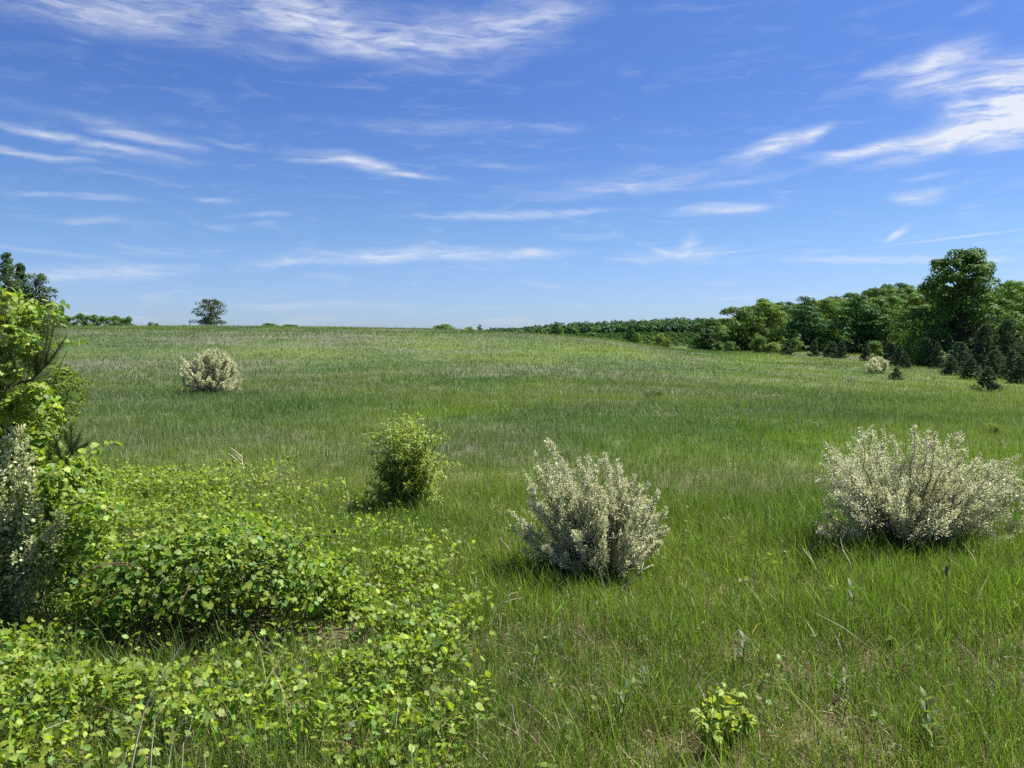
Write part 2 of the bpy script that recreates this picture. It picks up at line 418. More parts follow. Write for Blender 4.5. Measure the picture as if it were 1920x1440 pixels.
def cover_height(x, y):
    return .06 + .60 * fbm(x * 1.1, y * 1.1, 61, 3) + .12 * (fbm(x * 4, y * 4, 62, 2) - .5)
mb = MB(); st = MB()
n = 230000
x = rng.uniform(-9.5, .6, n); y = rng.uniform(4.3, 17, n)
k = (rng.uniform(0, 1, n) < vine_weight(x, y) * np.clip(3.4 * fbm(x * 1.7, y * 1.7, 64, 3) - .95, .08, 1.2) * .58)
x, y = x[k], y[k]; n = len(x)
b = ((x - BR[0]) / BRX) ** 2 + ((y - (BR[1] - .35)) / (BRY * 1.2)) ** 2
k = (b > 1.0) | (rng.uniform(0, 1, n) < .5); x, y = x[k], y[k]; n = len(x)
z = ground(x, y) + cover_height(x, y) * rng.uniform(0, 1, n) ** .45
colr = vary(VINE_C, n, .25, .045)
old = rng.uniform(0, 1, n) < .3; colr[old] *= np.array([.62, .78, 1.1])
vine_leaves(mb, np.c_[x, y, z], np.tile([0, 0, 1.], (n, 1)), rng.uniform(.028, .068, n) * np.where(rng.uniform(0, 1, n) < .12, 1.35, 1), colr, 1.0)
tag(mb.build('ground_cover', M_VINE), kind='stuff')

n = 1250; e = rng.uniform(0, 1, n); y = 4 + 15 * e ** 1.3; x = -.55 * y + rng.uniform(0, 1, n) * (1.39 * y + 2.5)
k = rng.uniform(0, 1, n) > vine_weight(x, y); x, y = x[k], y[k]
mb = MB()
for x_, y_, z_ in zip(x, y, ground(x, y)):
    m_ = rng.integers(4, 9); h_ = rng.uniform(.10, .30); a_ = rng.uniform(0, 2 * pi, m_)
    d_ = np.c_[np.cos(a_), np.sin(a_), rng.uniform(.0, .9, m_)]; p_ = np.array([x_, y_, z_]) + np.c_[rng.normal(0, .03, (m_, 2)), h_ * rng.uniform(.4, 1, m_)]
    mb.add(*place([OVATE, LANCE, GRAPE][rng.integers(0, 3)], p_, d_, norm(np.array([[.2, 0, 1.]]) + rng.normal(0, .3, (m_, 3))), rng.uniform(.02, .065), vary([(.15, .21, .04), (.16, .21, .06), (.11, .18, .035)][rng.integers(0, 3)], m_, .2)))
tag(mb.build('weeds', M_LEAF), kind='stuff')

# ------------------------------------------------------------------ bramble mound
SUNUP = np.array([.5, .15, .85])
def mound():
    c0 = np.array([BR[0], BR[1], gz(*BR)])
    root = thing('bramble_thicket', 'low tangled mound of arching canes and lobed leaves with a dark hollow under its front', 'thicket', c0)
    lf, cn = MB(), MB()
    n = 9500
    d = rdir(n, .0); d[:, 2] = np.abs(d[:, 2])
    rr = rng.uniform(.72, 1.08, n)[:, None] * (.82 + .36 * fbm(d[:, 0] * 2.2 + 4, d[:, 1] * 2.2, 15)[:, None])
    p = d * rr * np.array([BRX, BRY, BRH]); 
    k = (p[:, 2] > .30 + .22 * vnoise(p[:, 0] * 3, p[:, 1] * 3, 8)) | (p[:, 1] > .2); p, d = p[k], d[k]; n = len(p)
    colr = vary(VINE_C, n, .22, .045); old = rng.uniform(0, 1, n) < .45; colr[old] *= np.array([.5, .68, .9])
    vine_leaves(lf, p, d * [.7, .7, 1], rng.uniform(.035, .078, n), colr, .6)
    # small leaflets along the canes
    for i in range(46):
        a = rng.uniform(0, 2 * pi); r0 = rng.uniform(0, .6)
        s = np.array([cos(a) * r0 * BRX * .6, sin(a) * r0 * BRY * .6, 0]); a2 = a + rng.normal(0, .6); L = rng.uniform(.6, 1.5)
        e = s + np.array([cos(a2) * L, sin(a2) * L * .7, rng.uniform(.15, .95)]); m = (s + e) / 2 + [0, 0, rng.uniform(.5, .95)]
        q = bez(s, m, e, 14)
        tube(cn, q, .007, .003, vary([.10, .055, .04], 1, .3)[0])
        nn = 34; t = rng.integers(3, 14, nn); pp = q[t] + rng.normal(0, .05, (nn, 3))
        cc = vary([.06, .105, .022], nn, .25); lf.add(*place(OVATE, pp, rdir(nn), norm(rdir(nn, 0) + [0, 0, 1]), rng.uniform(.03, .06, nn), cc))
    for (x0, y0, x1, y1, Y) in [(482, 1150, 548, 1010, 7.2), (410, 1060, 450, 975, 7.6), (300, 1200, 150, 1060, 7.3), (560, 1180, 660, 1050, 7.5), (330, 1130, 210, 1010, 7.9),
                               (440, 1190, 330, 1030, 7.1), (520, 1190, 600, 1080, 7.1)]:
        a = W(x0, y0, Y) - c0; e = W(x1, y1, Y + .2) - c0
        a0 = a.copy(); a0[2] = -.05; a0[0] -= .05
        q = np.r_[bez(a0, (a0 + a) / 2, a, 4)[:-1], bez(a, (a + e) / 2 + [-.06, 0, .08], e, 10)]
        tube(cn, q, .011, .004, [.045, .032, .028])
        nn = 60; t = rng.integers(3, len(q), nn); pp = q[t] + rng.normal(0, .035, (nn, 3))
        lf.add(*place(OVATE, pp, rdir(nn), norm(rdir(nn, 0) + [0, 0, 1]), rng.uniform(.03, .06, nn), vary([.06, .11, .022], nn, .25)))
    lf.build('leaves', M_VINE, root); cn.build('canes', M_BARK, root)
mound()

# ------------------------------------------------------------------ pale flowering shrubs (silvery leaves, cream blossom)
BLOOM = np.array([.62, .615, .42]); SILV = np.array([.25, .29, .13]); STEMC = np.array([.075, .06, .05])
def shoot_leaves(mb, q, per, spread, size, bloom_frac, t0=.15, cols=None):
    n = int(per * (len(q) - 1)); t = t0 + (1 - t0) * rng.uniform(0, 1, n) ** .72; f = t * (len(q) - 1); i = np.minimum(f.astype(int), len(q) - 2)
    p = q[i] + (q[i + 1] - q[i]) * (f - i)[:, None]; ax = norm(q[i + 1] - q[i])
    sp_ = spread * (1.15 - .75 * t)[:, None]
    off = rng.normal(0, 1, (n, 3)); p = p + off * sp_
    d = norm(norm(off) * .8 + ax * .9 + rng.normal(0, .25, (n, 3)))
    bl = rng.uniform(0, 1, n) < bloom_frac
    c = np.where(bl[:, None], vary((cols or (BLOOM, SILV))[0], n, .16, .05), vary((cols or (BLOOM, SILV))[1], n, .2, .06))
    nr = norm(rdir(n) + np.array([.2, 0, .6]))
    s = size * rng.uniform(.6, 1.3, n) * np.where(bl, .8, 1.15)
    mb.add(*place(QUAD, p, d, nr, s, c, np.where(bl, 1.1, .62)))

def flower_shrub(label, base, tips, nside, per, size, spread, bloom, stems_at=.12, group=None, side_len=.32, thin=1.0, cols=None, name='flowering_shrub'):
    root = thing(name, label, 'shrub', base, group)
    lf, sm = MB(), MB()
    for tip in tips:
        tip = np.asarray(tip, float)
        s = np.array([rng.normal(0, stems_at), rng.normal(0, stems_at), -.03])
        L = np.linalg.norm(tip)
        mid = s + (tip - s) * .5 + np.array([tip[0] * .12, tip[1] * .12, -.02 * L]) + rng.normal(0, .04 * L, 3)
        q = bez(s, mid, tip, 12)
        q[1:-1] += rng.normal(0, .012 * L, (10, 3))
        tube(sm, q, (.006 + .005 * L) * thin, .002, vary(STEMC, 1, .2)[0], 4)
        shoot_leaves(lf, q, per, spread, size, bloom, .3, cols); shoot_leaves(lf, q, per * .9, spread * .65, size, bloom, .5, cols)
        for k in range(nside):
            t = rng.uniform(.22, .93); j = t * 11; i0 = int(j); p0 = q[i0] + (q[min(i0 + 1, 11)] - q[i0]) * (j - i0)
            ax = norm(q[min(i0 + 1, 11)] - q[i0]); l = side_len * L * rng.uniform(.35, 1.1) * (1.08 - .98 * t)
            dr = norm(ax * 1.1 + rdir(1)[0] * .85 + [0, 0, .35])
            q2 = bez(p0, p0 + dr * l * .5, p0 + dr * l + np.array([0, 0, .12 * l]), 5)
            tube(sm, q2, .004, .0015, vary(STEMC, 1, .2)[0], 3)
            shoot_leaves(lf, q2, per * .85, spread * .9, size, bloom, .1, cols)
    lf.build('foliage', M_BLOOM, root); sm.build('stems', M_BARK, root)
    return root

def tips_from_photo(base, pts, depth):
    out = []
    for (px, py) in pts:
        out.append(W(px, py, base[1] + rng.normal(0, depth)) - base)
    return out

b = hit(1120, 1085)
named = [(1028, 823), (1000, 848), (1045, 850), (1060, 868), (1085, 860), (1103, 855), (1133, 847), (1160, 860), (1165, 868), (1190, 890), (1218, 905), (1235, 920), (1250, 950), (955, 957), (985, 985), (993, 915), (1012, 880), (1248, 985), (1205, 905), (1120, 870), (1145, 875), (1075, 880), (1175, 900)]
fill = [(rng.uniform(1000, 1245), rng.uniform(900, 1030)) for _ in range(48)]
fill = [(x, y) for x, y in fill if y > 880 + max(0, (x - 1190)) * .9 + max(0, 1020 - x) * 1.2]
flower_shrub('dense upright flowering shrub with tall cream shoots, narrower of the two big ones', b,
             tips_from_photo(b, named, .16) + tips_from_photo(b, [(x + rng.normal(0, 9), y + 18 + abs(rng.normal(22, 16))) for x, y in named], .25) + tips_from_photo(b, fill, .42), 12, 18, .027, .033, .80, .14)

b = hit(1700, 1028)
named = [(1540, 868), (1548, 832), (1562, 838), (1590, 830), (1612, 803), (1636, 800), (1655, 803), (1675, 815), (1714, 798), (1722, 815), (1742, 805), (1755, 812), (1778, 815), (1803, 810), (1815, 840), (1530, 895), (1528, 978), (1545, 960), (1580, 960),
         (1870, 865), (1890, 860), (1912, 853), (1925, 870), (1935, 890), (1900, 1005), (1880, 1022), (1915, 995), (1860, 980), (1870, 945), (1840, 850), (1565, 905), (1545, 990), (1605, 850), (1690, 830), (1765, 840), (1940, 930), (1950, 905)]
fill = [(rng.uniform(1560, 1880), rng.uniform(850, 985)) for _ in range(62)]
flower_shrub('wide spreading pale flowering shrub with dark trunk and low side boughs', b,
             tips_from_photo(b, named, .3) + tips_from_photo(b, [(x + rng.normal(0, 10), y + 12 + abs(rng.normal(20, 16))) for x, y in named], .5) + tips_from_photo(b, fill, .7), 12, 15, .027, .040, .80, .08)

b = hit(395, 737)
pts = [(345 + rng.normal(0, 4), 668 + i * 4) for i in range(6)] + [(350 + 100 * t, 735 - 78 * max(sin(pi * (.10 + .80 * t)), .2) ** .55 + rng.normal(0, 3)) for t in rng.uniform(0, 1, 60)] + [(455, 712), (450, 700), (448, 725), (338, 700), (340, 690)]
fill = [(rng.uniform(350, 448), rng.uniform(675, 722)) for _ in range(70)]
flower_shrub('rounded cream coloured flowering shrub alone on the hillside below the lone tree', b, tips_from_photo(b, pts, .5) + tips_from_photo(b, fill, 1.1), 9, 10, .075, .06, .85, .3, side_len=.2)

b = hit(1648, 700)
pts = [(1625 + 45 * t, 698 - 27 * sin(pi * (.15 + .75 * t)) + rng.normal(0, 1.5)) for t in rng.uniform(0, 1, 36)]
flower_shrub('bright cream flowering shrub beside a small dark pine near the wood', b, tips_from_photo(b, pts, .8), 6, 5, .17, .13, .75, .3, side_len=.22)
b = hit(1592, 717)
flower_shrub('tiny pale shrub standing alone in the right-hand grass', b, tips_from_photo(b, [(1585, 708), (1598, 706), (1592, 704), (1601, 710), (1589, 711)], .15), 4, 5, .08, .06, .5, .1)
b = hit(1780, 690)
flower_shrub('pale grey-green shrub wedged between dark pines at the wood edge', b, tips_from_photo(b, [(rng.uniform(1758, 1800), rng.uniform(655, 680)) for _ in range(24)], .8), 6, 5, .17, .14, .2, .3)

# ------------------------------------------------------------------ leafy plants
def leafy(name, label, cat, base, tips, nside, per, size, spread, colour, tmpl=LANCE, mat=None, droop=.35, stems_at=.06, side_len=.3, wid=1.0, t0=.12, parts=('foliage', 'stems')):
    root = thing(name, label, cat, base)
    lf, sm = MB(), MB()
    def dress(q, per, t0):
        n = max(2, int(per * (len(q) - 1))); t = t0 + (1 - t0) * rng.uniform(0, 1, n); f = t * (len(q) - 1); i = np.minimum(f.astype(int), len(q) - 2)
        p = q[i] + (q[i + 1] - q[i]) * (f - i)[:, None]; ax = norm(q[i + 1] - q[i])
        off = rdir(n); p = p + off * spread * rng.uniform(.2, 1, (n, 1))
        d = norm(off + ax * .5 + [0, 0, -droop]); nr = norm(np.array([.15, 0, 1]) + rng.normal(0, .4, (n, 3)))
        lf.add(*place(tmpl, p, d, nr, size * rng.uniform(.6, 1.25, n), vary(colour, n, .16, .07), wid))
    for tip in tips:
        tip = np.asarray(tip, float); s = np.array([rng.normal(0, stems_at), rng.normal(0, stems_at), -.03]); L = np.linalg.norm(tip)
        q = bez(s, s + (tip - s) * .5 + np.array([tip[0] * .1, tip[1] * .1, .05 * L]) + rng.normal(0, .03 * L, 3), tip, 10)
        tube(sm, q, .006 + .005 * L, .002, vary([.06, .055, .035], 1, .2)[0], 4); dress(q, per, t0 + .1)
        for k in range(nside):
            i0 = rng.integers(2, 9); ax = norm(q[i0 + 1] - q[i0]); l = side_len * L * rng.uniform(.4, 1.1)
            dr = norm(ax * .6 + rdir(1)[0] + [0, 0, .2]); q2 = bez(q[i0], q[i0] + dr * l * .5, q[i0] + dr * l, 5)
            tube(sm, q2, .004, .0015, vary([.06, .055, .035], 1, .2)[0], 3); dress(q2, per, .1)
    lf.build(parts[0], mat or M_LEAF, root); sm.build(parts[1], M_BARK, root)
    return root

b = hit(762, 958)
pts = [(745, 770), (762, 772), (735, 785), (775, 785), (718, 800), (800, 805), (705, 822), (820, 830), (695, 835), (828, 850), (710, 870), (815, 880), (705, 905), (805, 920), (720, 925), (790, 800), (755, 800)]
fill = [(rng.uniform(712, 812), rng.uniform(800, 935)) for _ in range(30)] + [(700, 940), (818, 938), (725, 950), (800, 952), (750, 945), (775, 948)]
leafy('leafy_shrub', 'upright egg-shaped shrub of narrow green leaves standing between the vines and the white bushes', 'shrub', b, tips_from_photo(b, pts, .15) + tips_from_photo(b, fill, .32), 8, 6.2, .09, .055, [.235, .31, .072], droop=.45)

b = hit(1350, 1420)
pts = [(1335, 1292), (1355, 1282), (1385, 1295), (1318, 1310), (1400, 1322), (1408, 1335), (1312, 1335), (1320, 1362), (1345, 1320), (1370, 1330), (1385, 1360), (1335, 1375), (1365, 1375), (1350, 1350), (1330, 1340)]
leafy('sapling', 'bright yellow-green sapling with oval leaves in the front grass', 'sapling', b, tips_from_photo(b, pts, .07), 3, 1.5, .07, .025, [.25, .33, .06], OVATE, droop=.35, stems_at=.012, side_len=.22, t0=.45)

def milkweed(px, py, h, label):
    b = hit(px, py); root = thing('milkweed_plant', label, 'plant', b, 'milkweed plants in the grass')
    lf, sm = MB(), MB(); lean = rng.normal(0, .05, 2)
    q = bez([0, 0, -.03], [lean[0] * .3, lean[1] * .3, h * .5], [lean[0], lean[1], h], 8); tube(sm, q, .006, .004, [.10, .12, .05])
    for k in range(2, 8):
        a = k * pi / 2 + rng.normal(0, .2)
        for s in (0, pi):
            d = np.array([[cos(a + s), sin(a + s), .45 + .12 * k - .3]]); 
            lf.add(*place(OVATE, q[k][None], d, norm(np.array([[-.3 * cos(a + s), -.3 * sin(a + s), 1.]])), h * rng.uniform(.30, .44), vary([.10, .15, .05], 1, .15), .62))
    lf.build('leaves', M_LEAF, root); sm.build('stem', M_LEAF, root)
for a in [(1603, 1165, .36, 'pale milkweed plant with a bright top below the spreading white bush'), (1390, 1255, .30, 'small milkweed with one white leaf turned up, behind the bright sapling'),
          (1735, 1395, .34, 'broad-leaved milkweed near the bottom right corner, largest of its kind'), (1163, 1375, .34, 'milkweed in the front grass midway between the vines and the sapling'),
          (1000, 1290, .30, 'milkweed beside the bare thatch patch at the edge of the vines'), (1585, 1325, .26, 'milkweed halfway from the bright sapling to the bottom right corner'),
          (1758, 1438, .28, 'milkweed cut by the bottom edge of the photo'), (1212, 1335, .28, 'slim milkweed just right of another near the front thatch'),
          (1055, 1225, .25, 'milkweed with upright leaves under the narrow white bush'), (1375, 1150, .22, 'small milkweed between the two white bushes'),
          (1885, 1180, .22, 'small milkweed near the right edge below the spreading white bush')]:
    milkweed(*a)

b = hit(1865, 818)
leafy('young_shrub', 'tiny round yellow-green shrub behind the spreading white bush', 'shrub', b, [(rng.normal(0, .12), rng.normal(0, .12), rng.uniform(.2, .42)) for _ in range(14)], 3, 3, .08, .04, [.12, .17, .03])
b = hit(1225, 749)
leafy('weed_tuft', 'low dark weed tuft alone in the middle of the field', 'plant', b, [(rng.normal(0, .25), rng.normal(0, .2), rng.uniform(.25, .5)) for _ in range(14)], 3, 3, .13, .05, [.06, .10, .02])

# ------------------------------------------------------------------ left edge: pine, vines, pale shrub, fine-leaved shrub
def clump_leaves(mb, base, clumps, Y, dY, dens, size, colour, tmpl, tilt=.5, wid=1.0, oldf=.3, axis=None):
    for (px, py, r) in clumps:
        c = W(px, py, Y) - base; R = r / F * Y; n = int(dens * r * r)
        d = rdir(n); p = c + d * (rng.uniform(.25, 1, n) ** .5)[:, None] * np.array([R, dY, R])
        nr = norm(d * [.7, .7, .4] + np.array([.25, -.15, .8]) + rng.normal(0, tilt, (n, 3)))
        col = vary(colour, n, .2, .045); o_ = rng.uniform(0, 1, n) < oldf; col[o_] *= np.array([.55, .72, .9])
        dd = norm(np.cross(nr, rdir(n))) if axis is None else norm(np.asarray(axis) + rng.normal(0, .45, (n, 3)))
        mb.add(*place(tmpl, p, dd, nr, size * rng.uniform(.5, 1.25, n), col, wid))

YL = 8.0
xb = W(10, 900, YL)[0]; b = np.array([xb, YL, gz(xb, YL)])
root = thing('grape_vine', 'tall bright green grape vine climbing over the pine at the left edge', 'vine', b)
lf, sm = MB(), MB()
vc = [(4, 562, 26), (-25, 580, 45), (36, 600, 34), (70, 592, 26), (22, 650, 36), (60, 640, 26), (-20, 650, 45), (18, 700, 38), (30, 745, 46), (62, 765, 44), (72, 805, 38), (92, 850, 26), (58, 850, 38), (15, 800, 42), (-20, 760, 50),
      (108, 885, 32), (150, 905, 34), (132, 872, 22), (188, 838, 10), (60, 900, 40), (20, 880, 45), (120, 930, 34), (-20, 860, 50), (165, 945, 26), (134, 640, 7), (88, 575, 14)]
vc2 = [(105, 905, 38), (152, 950, 38), (88, 985, 30), (130, 1010, 36), (70, 1040, 26), (115, 1075, 34), (170, 1020, 34), (20, 1045, 28), (-5, 1000, 26), (28, 1100, 28), (0, 1090, 26), (190, 960, 26), (85, 930, 26), (40, 1075, 22)]
clump_leaves(lf, b, vc, YL, .42, .19, .068, VINE_C * 1.05, GRAPE, .65)
clump_leaves(lf, b, [(12, 690, 26), (42, 752, 28), (8, 765, 30), (75, 735, 20), (20, 630, 22), (52, 640, 18)], 7.25, .15, .17, .062, VINE_C * 1.05, GRAPE, .8)
clump_leaves(lf, b, vc2, 7.6, .35, .17, .06, VINE_C * 1.05, GRAPE, .8)
for (px, py, r) in vc + vc2:
    e = W(px, py, YL + rng.normal(0, .1)) - b; tube(sm, bez([rng.normal(0, .1), 0, -.03], [e[0] * .3, .05, e[2] * .7], e, 10), .010, .003, [.07, .05, .04])
lf.build('leaves', M_VINE, root); sm.build('stems', M_BARK, root)

xb = W(85, 900, 8.6)[0]; b = np.array([xb, 8.6, gz(xb, 8.6)])
root = thing('fine_leaved_shrub', 'fine-leaved light green shrub leaning out beside the grape vine', 'shrub', b)
lf, sm = MB(), MB()
fc = [(100, 720, 34), (122, 742, 26), (110, 772, 28), (86, 700, 24), (70, 678, 22), (134, 715, 12), (96, 800, 28), (120, 700, 14), (60, 720, 30), (80, 750, 36)]
clump_leaves(lf, b, fc, 8.6, .35, .34, .075, [.125, .185, .03], LANCE, .5, 1.0, .25, (.75, -.1, .15))
for (px, py, r) in fc:
    e = W(px, py, 8.6) - b; tube(sm, bez([rng.normal(0, .05), 0, -.03], [e[0] * .2, .0, e[2] * .7], e, 10), .012, .003, [.07, .055, .045])
lf.build('foliage', M_LEAF, root); sm.build('stems', M_BARK, root)

xb = W(15, 1000, 7.5)[0]; b = np.array([xb, 7.5, gz(xb, 7.5)])
pts = [(38, 800), (45, 830), (18, 795), (5, 815), (55, 850), (62, 878), (-20, 800), (-40, 850), (60, 910), (30, 880), (10, 900), (45, 960), (20, 980), (-10, 930), (0, 1010), (60, 1010), (-60, 900), (-60, 980), (30, 1040), (110, 960)]
flower_shrub('ragged silver-leaved shrub in the shade of the vine at the left edge', b, tips_from_photo(b, pts, .2), 8, 12, .045, .046, .6, .16, cols=(np.array([.56, .58, .34]), np.array([.25, .32, .11])), thin=.4)

def pine_needles(mb, q, n, L, wd, col, t0=.25, fwd=.9):
    t = t0 + (1 - t0) * rng.uniform(0, 1, n); f = t * (len(q) - 1); i = np.minimum(f.astype(int), len(q) - 2)
    p = q[i] + (q[i + 1] - q[i]) * (f - i)[:, None]; ax = norm(q[i + 1] - q[i])
    d = norm(rdir(n) + ax * fwd); l = L * rng.uniform(.7, 1.15, n)
    mb.add(*place(NEEDLE, p, d, rdir(n), l, vary(col, n, .18, .05), wd / l))

xb = W(-60, 900, 8.3)[0]; b = np.array([xb, 8.3, gz(xb, 8.3)])
root = thing('pine_tree', 'dark young pine at the left edge reaching a bough out of the vines', 'tree', b)
nd, tr, sm = MB(), MB(), MB()
q = bez([0, 0, -.05], [.02, 0, 1.8], [.0, 0, 3.9], 10); tube(tr, q, .07, .02, [.085, .06, .045], 8)
PN = np.array([.11, .165, .055])
def bough(p0, pts_, r0):
    q = np.array([p0] + pts_); tube(sm, q, r0, .006, [.055, .045, .04]); return q
sh = []
def shoot(p0, p1, n=150, L=.085):
    n = int(n * 2.0); L *= 1.05
    q = bez(p0, (np.asarray(p0) + p1) / 2 + [0, 0, -.03], p1, 6); tube(sm, q, .0045, .003, [.07, .055, .04], 4); pine_needles(nd, q, n, L, .0034, PN, .05)
    tube(sm, np.array([q[-1], q[-1] + norm(q[-1] - q[-2]) * .07]), .0055, .003, [.30, .24, .15], 4)   # pale new candle
main = [W(18, 722, 7.6) - b, W(60, 712, 7.5) - b, W(82, 690, 7.45) - b, W(92, 660, 7.45) - b]
mq = bough([0, 0, 1.75], main, .02)
for (x0, y0, x1, y1) in [(82, 690, 103, 600), (84, 685, 92, 590), (80, 692, 118, 640), (70, 705, 60, 620), (50, 714, 20, 660), (40, 718, 5, 630),
                         (30, 720, -10, 690), (65, 708, 85, 650), (68, 706, 70, 640), (20, 722, 30, 760), (55, 713, 90, 700)]:
    shoot(W(x0, y0, 7.5) - b, W(x1, y1, 7.45 + rng.normal(0, .12)) - b, 240, .10)
up = bough([0, 0, 2.6], [W(-10, 660, 7.8) - b, W(8, 620, 7.7) - b], .02)
for (x1, y1) in [(5, 590), (15, 600), (28, 640), (-5, 600), (12, 575)]: shoot(up[1], W(x1, y1, 7.7) - b, 220, .10)
lo = bough([0, 0, .75], [W(40, 950, 7.9) - b, W(110, 880, 7.9) - b, W(135, 850, 7.9) - b], .018)
for (x0, y0, x1, y1) in [(135, 850, 133, 795), (135, 850, 120, 805), (130, 858, 150, 815), (118, 872, 105, 825), (140, 845, 165, 830)]: shoot(W(x0, y0, 7.9) - b, W(x1, y1, 7.9) - b, 220, .10)
for i in range(16):
    a = rng.uniform(pi * .3, pi * 1.7); z0 = rng.uniform(.6, 3.7); L = (4.1 - z0) * .33 + .2
    e = np.array([cos(a) * L, sin(a) * L, z0 + .2 * L]); qq = bough([0, 0, z0], [e * [.5, .5, 1] + [0, 0, -.05], e], .015)
    for k in range(5): shoot(qq[1] + (qq[2] - qq[1]) * k / 5, qq[1] + (qq[2] - qq[1]) * k / 5 + rng.normal(0, .12, 3) + [0, 0, .15], 130, .10)
nd.build('needles', M_NEEDLE, root); sm.build('boughs', M_BARK, root); tr.build('trunk', M_BARK, root)

# ------------------------------------------------------------------ dry stalks
def stalk(label, segs, r=.0055, forks=0, col=(.72, .63, .47), head=False):
    p0 = hit(*segs[0]); Y = p0[1]
    if segs[0][0] < 400 and segs[0][1] > 1300:
        r *= 1.35; Y *= .86; p0 = W(segs[0][0], segs[0][1], Y); p0[2] = gz(p0[0], Y)
    pts_ = [np.zeros(3) - [0, 0, .02]] + [W(px, py, Y + .03 * i) - p0 for i, (px, py) in enumerate(segs[1:])]
    q = []
    for i in range(len(pts_) - 1):
        for t in np.linspace(0, 1, 5)[:-1]: q.append(pts_[i] + (pts_[i + 1] - pts_[i]) * t + rng.normal(0, .003, 3))
    q.append(pts_[-1]); q = np.array(q)
    m = MB(); k = Y / 7.0 * .8 + .2; tube(m, q, r * k, r * .45 * k, np.array(col), 5)
    for i in range(forks):
        j = rng.integers(len(q) // 2, len(q) - 1); d = norm(norm(q[j] - q[j - 1]) + rdir(1)[0] * .7); L = rng.uniform(.08, .2) * Y / 7
        tube(m, bez(q[j], q[j] + d * L * .5 + [0, 0, .02], q[j] + d * L, 5), r * .6 * k, r * .3 * k, np.array(col) * .95, 4)
    if head:
        e = q[-1]; a = norm(q[-1] - q[-2]); tube(m, np.array([e - a * .02, e, e + a * .03, e + a * .06, e + a * .075]), .012, .016, np.array([.10, .075, .055]), 7)
        for i in range(26):
            d = norm(rdir(1)[0] + a * .4); tube(m, np.array([e + a * .03, e + a * .03 + d * .05]), .002, .001, np.array([.12, .09, .065]), 3)
    o = m.build('dry_stalk', M_DRY)
    o.location = [float(v) for v in p0]
    tag(o, label, 'stalk', 'dry stalks in the grass')
for a in [('longest pale dry stalk slanting up from the bottom edge across the vines', [(215, 1425), (270, 1330), (310, 1260), (345, 1205)], .006, 2),
          ('dry stalk leaning right of the longest one in the vines', [(262, 1438), (290, 1350), (308, 1320)], .0045, 1),
          ('dry stalk crossing low over the vine leaves at the bottom', [(290, 1438), (325, 1380), (355, 1330)], .0045, 1),
          ('short dry stalk at the far end of the fan of stalks in the vines', [(328, 1438), (345, 1395), (358, 1360)], .004, 0),
          ('dry broken stalk lying almost flat in the vines at the lower left', [(20, 1390), (75, 1372), (130, 1350)], .004, 1),
          ('forked dry stalk in the thatch at the front of the grass', [(1020, 1438), (1040, 1390), (1060, 1350), (1078, 1322)], .005, 3),
          ('dry stalk bending left beside the forked one at the front', [(988, 1438), (972, 1390), (960, 1320)], .004, 1),
          ('pair-like dry stalk standing at the edge of the vines', [(892, 1140), (892, 1105), (893, 1080)], .0045, 1),
          ('leaning dry stalk between the vines and the narrow white bush', [(922, 1178), (940, 1140), (962, 1098)], .005, 2),
          ('arched pale twig rising from the foot of the narrow white bush', [(1150, 1130), (1165, 1105), (1195, 1075), (1225, 1058)], .006, 2),
          ('Y-shaped pale stalk in front of the spreading white bush', [(1600, 1095), (1595, 1060), (1580, 1030), (1575, 1008)], .005, 3),
          ('curved dry stalk left of the Y-shaped one before the spreading white bush', [(1540, 1088), (1522, 1050), (1505, 1028)], .0045, 1),
          ('thin dry stalk nodding beside the pale milkweed', [(1615, 1130), (1612, 1100), (1622, 1072)], .004, 0),
          ('dry bent stalk in the middle of the front right grass', [(1653, 1178), (1652, 1150), (1658, 1130)], .0035, 0),
          ('dry stalk near the foot of the egg-shaped shrub', [(660, 960), (652, 930), (645, 895)], .005, 0),
          ('tall thin dry stalk in the grass behind the vines', [(455, 905), (456, 880), (452, 850)], .006, 3),
          ('fallen dry stalk in the grass behind the vines', [(440, 905), (465, 893), (478, 880)], .005, 0),
          ('dry stalk leaning left of the narrow white bush', [(962, 1055), (955, 1030), (938, 1008)], .0045, 1)]:
    stalk(*a)
stalk('dark dried flower head on a bare stem below the spreading white bush', [(1777, 1160), (1776, 1110), (1775, 1075)], .004, 0, (.2, .16, .11), True)

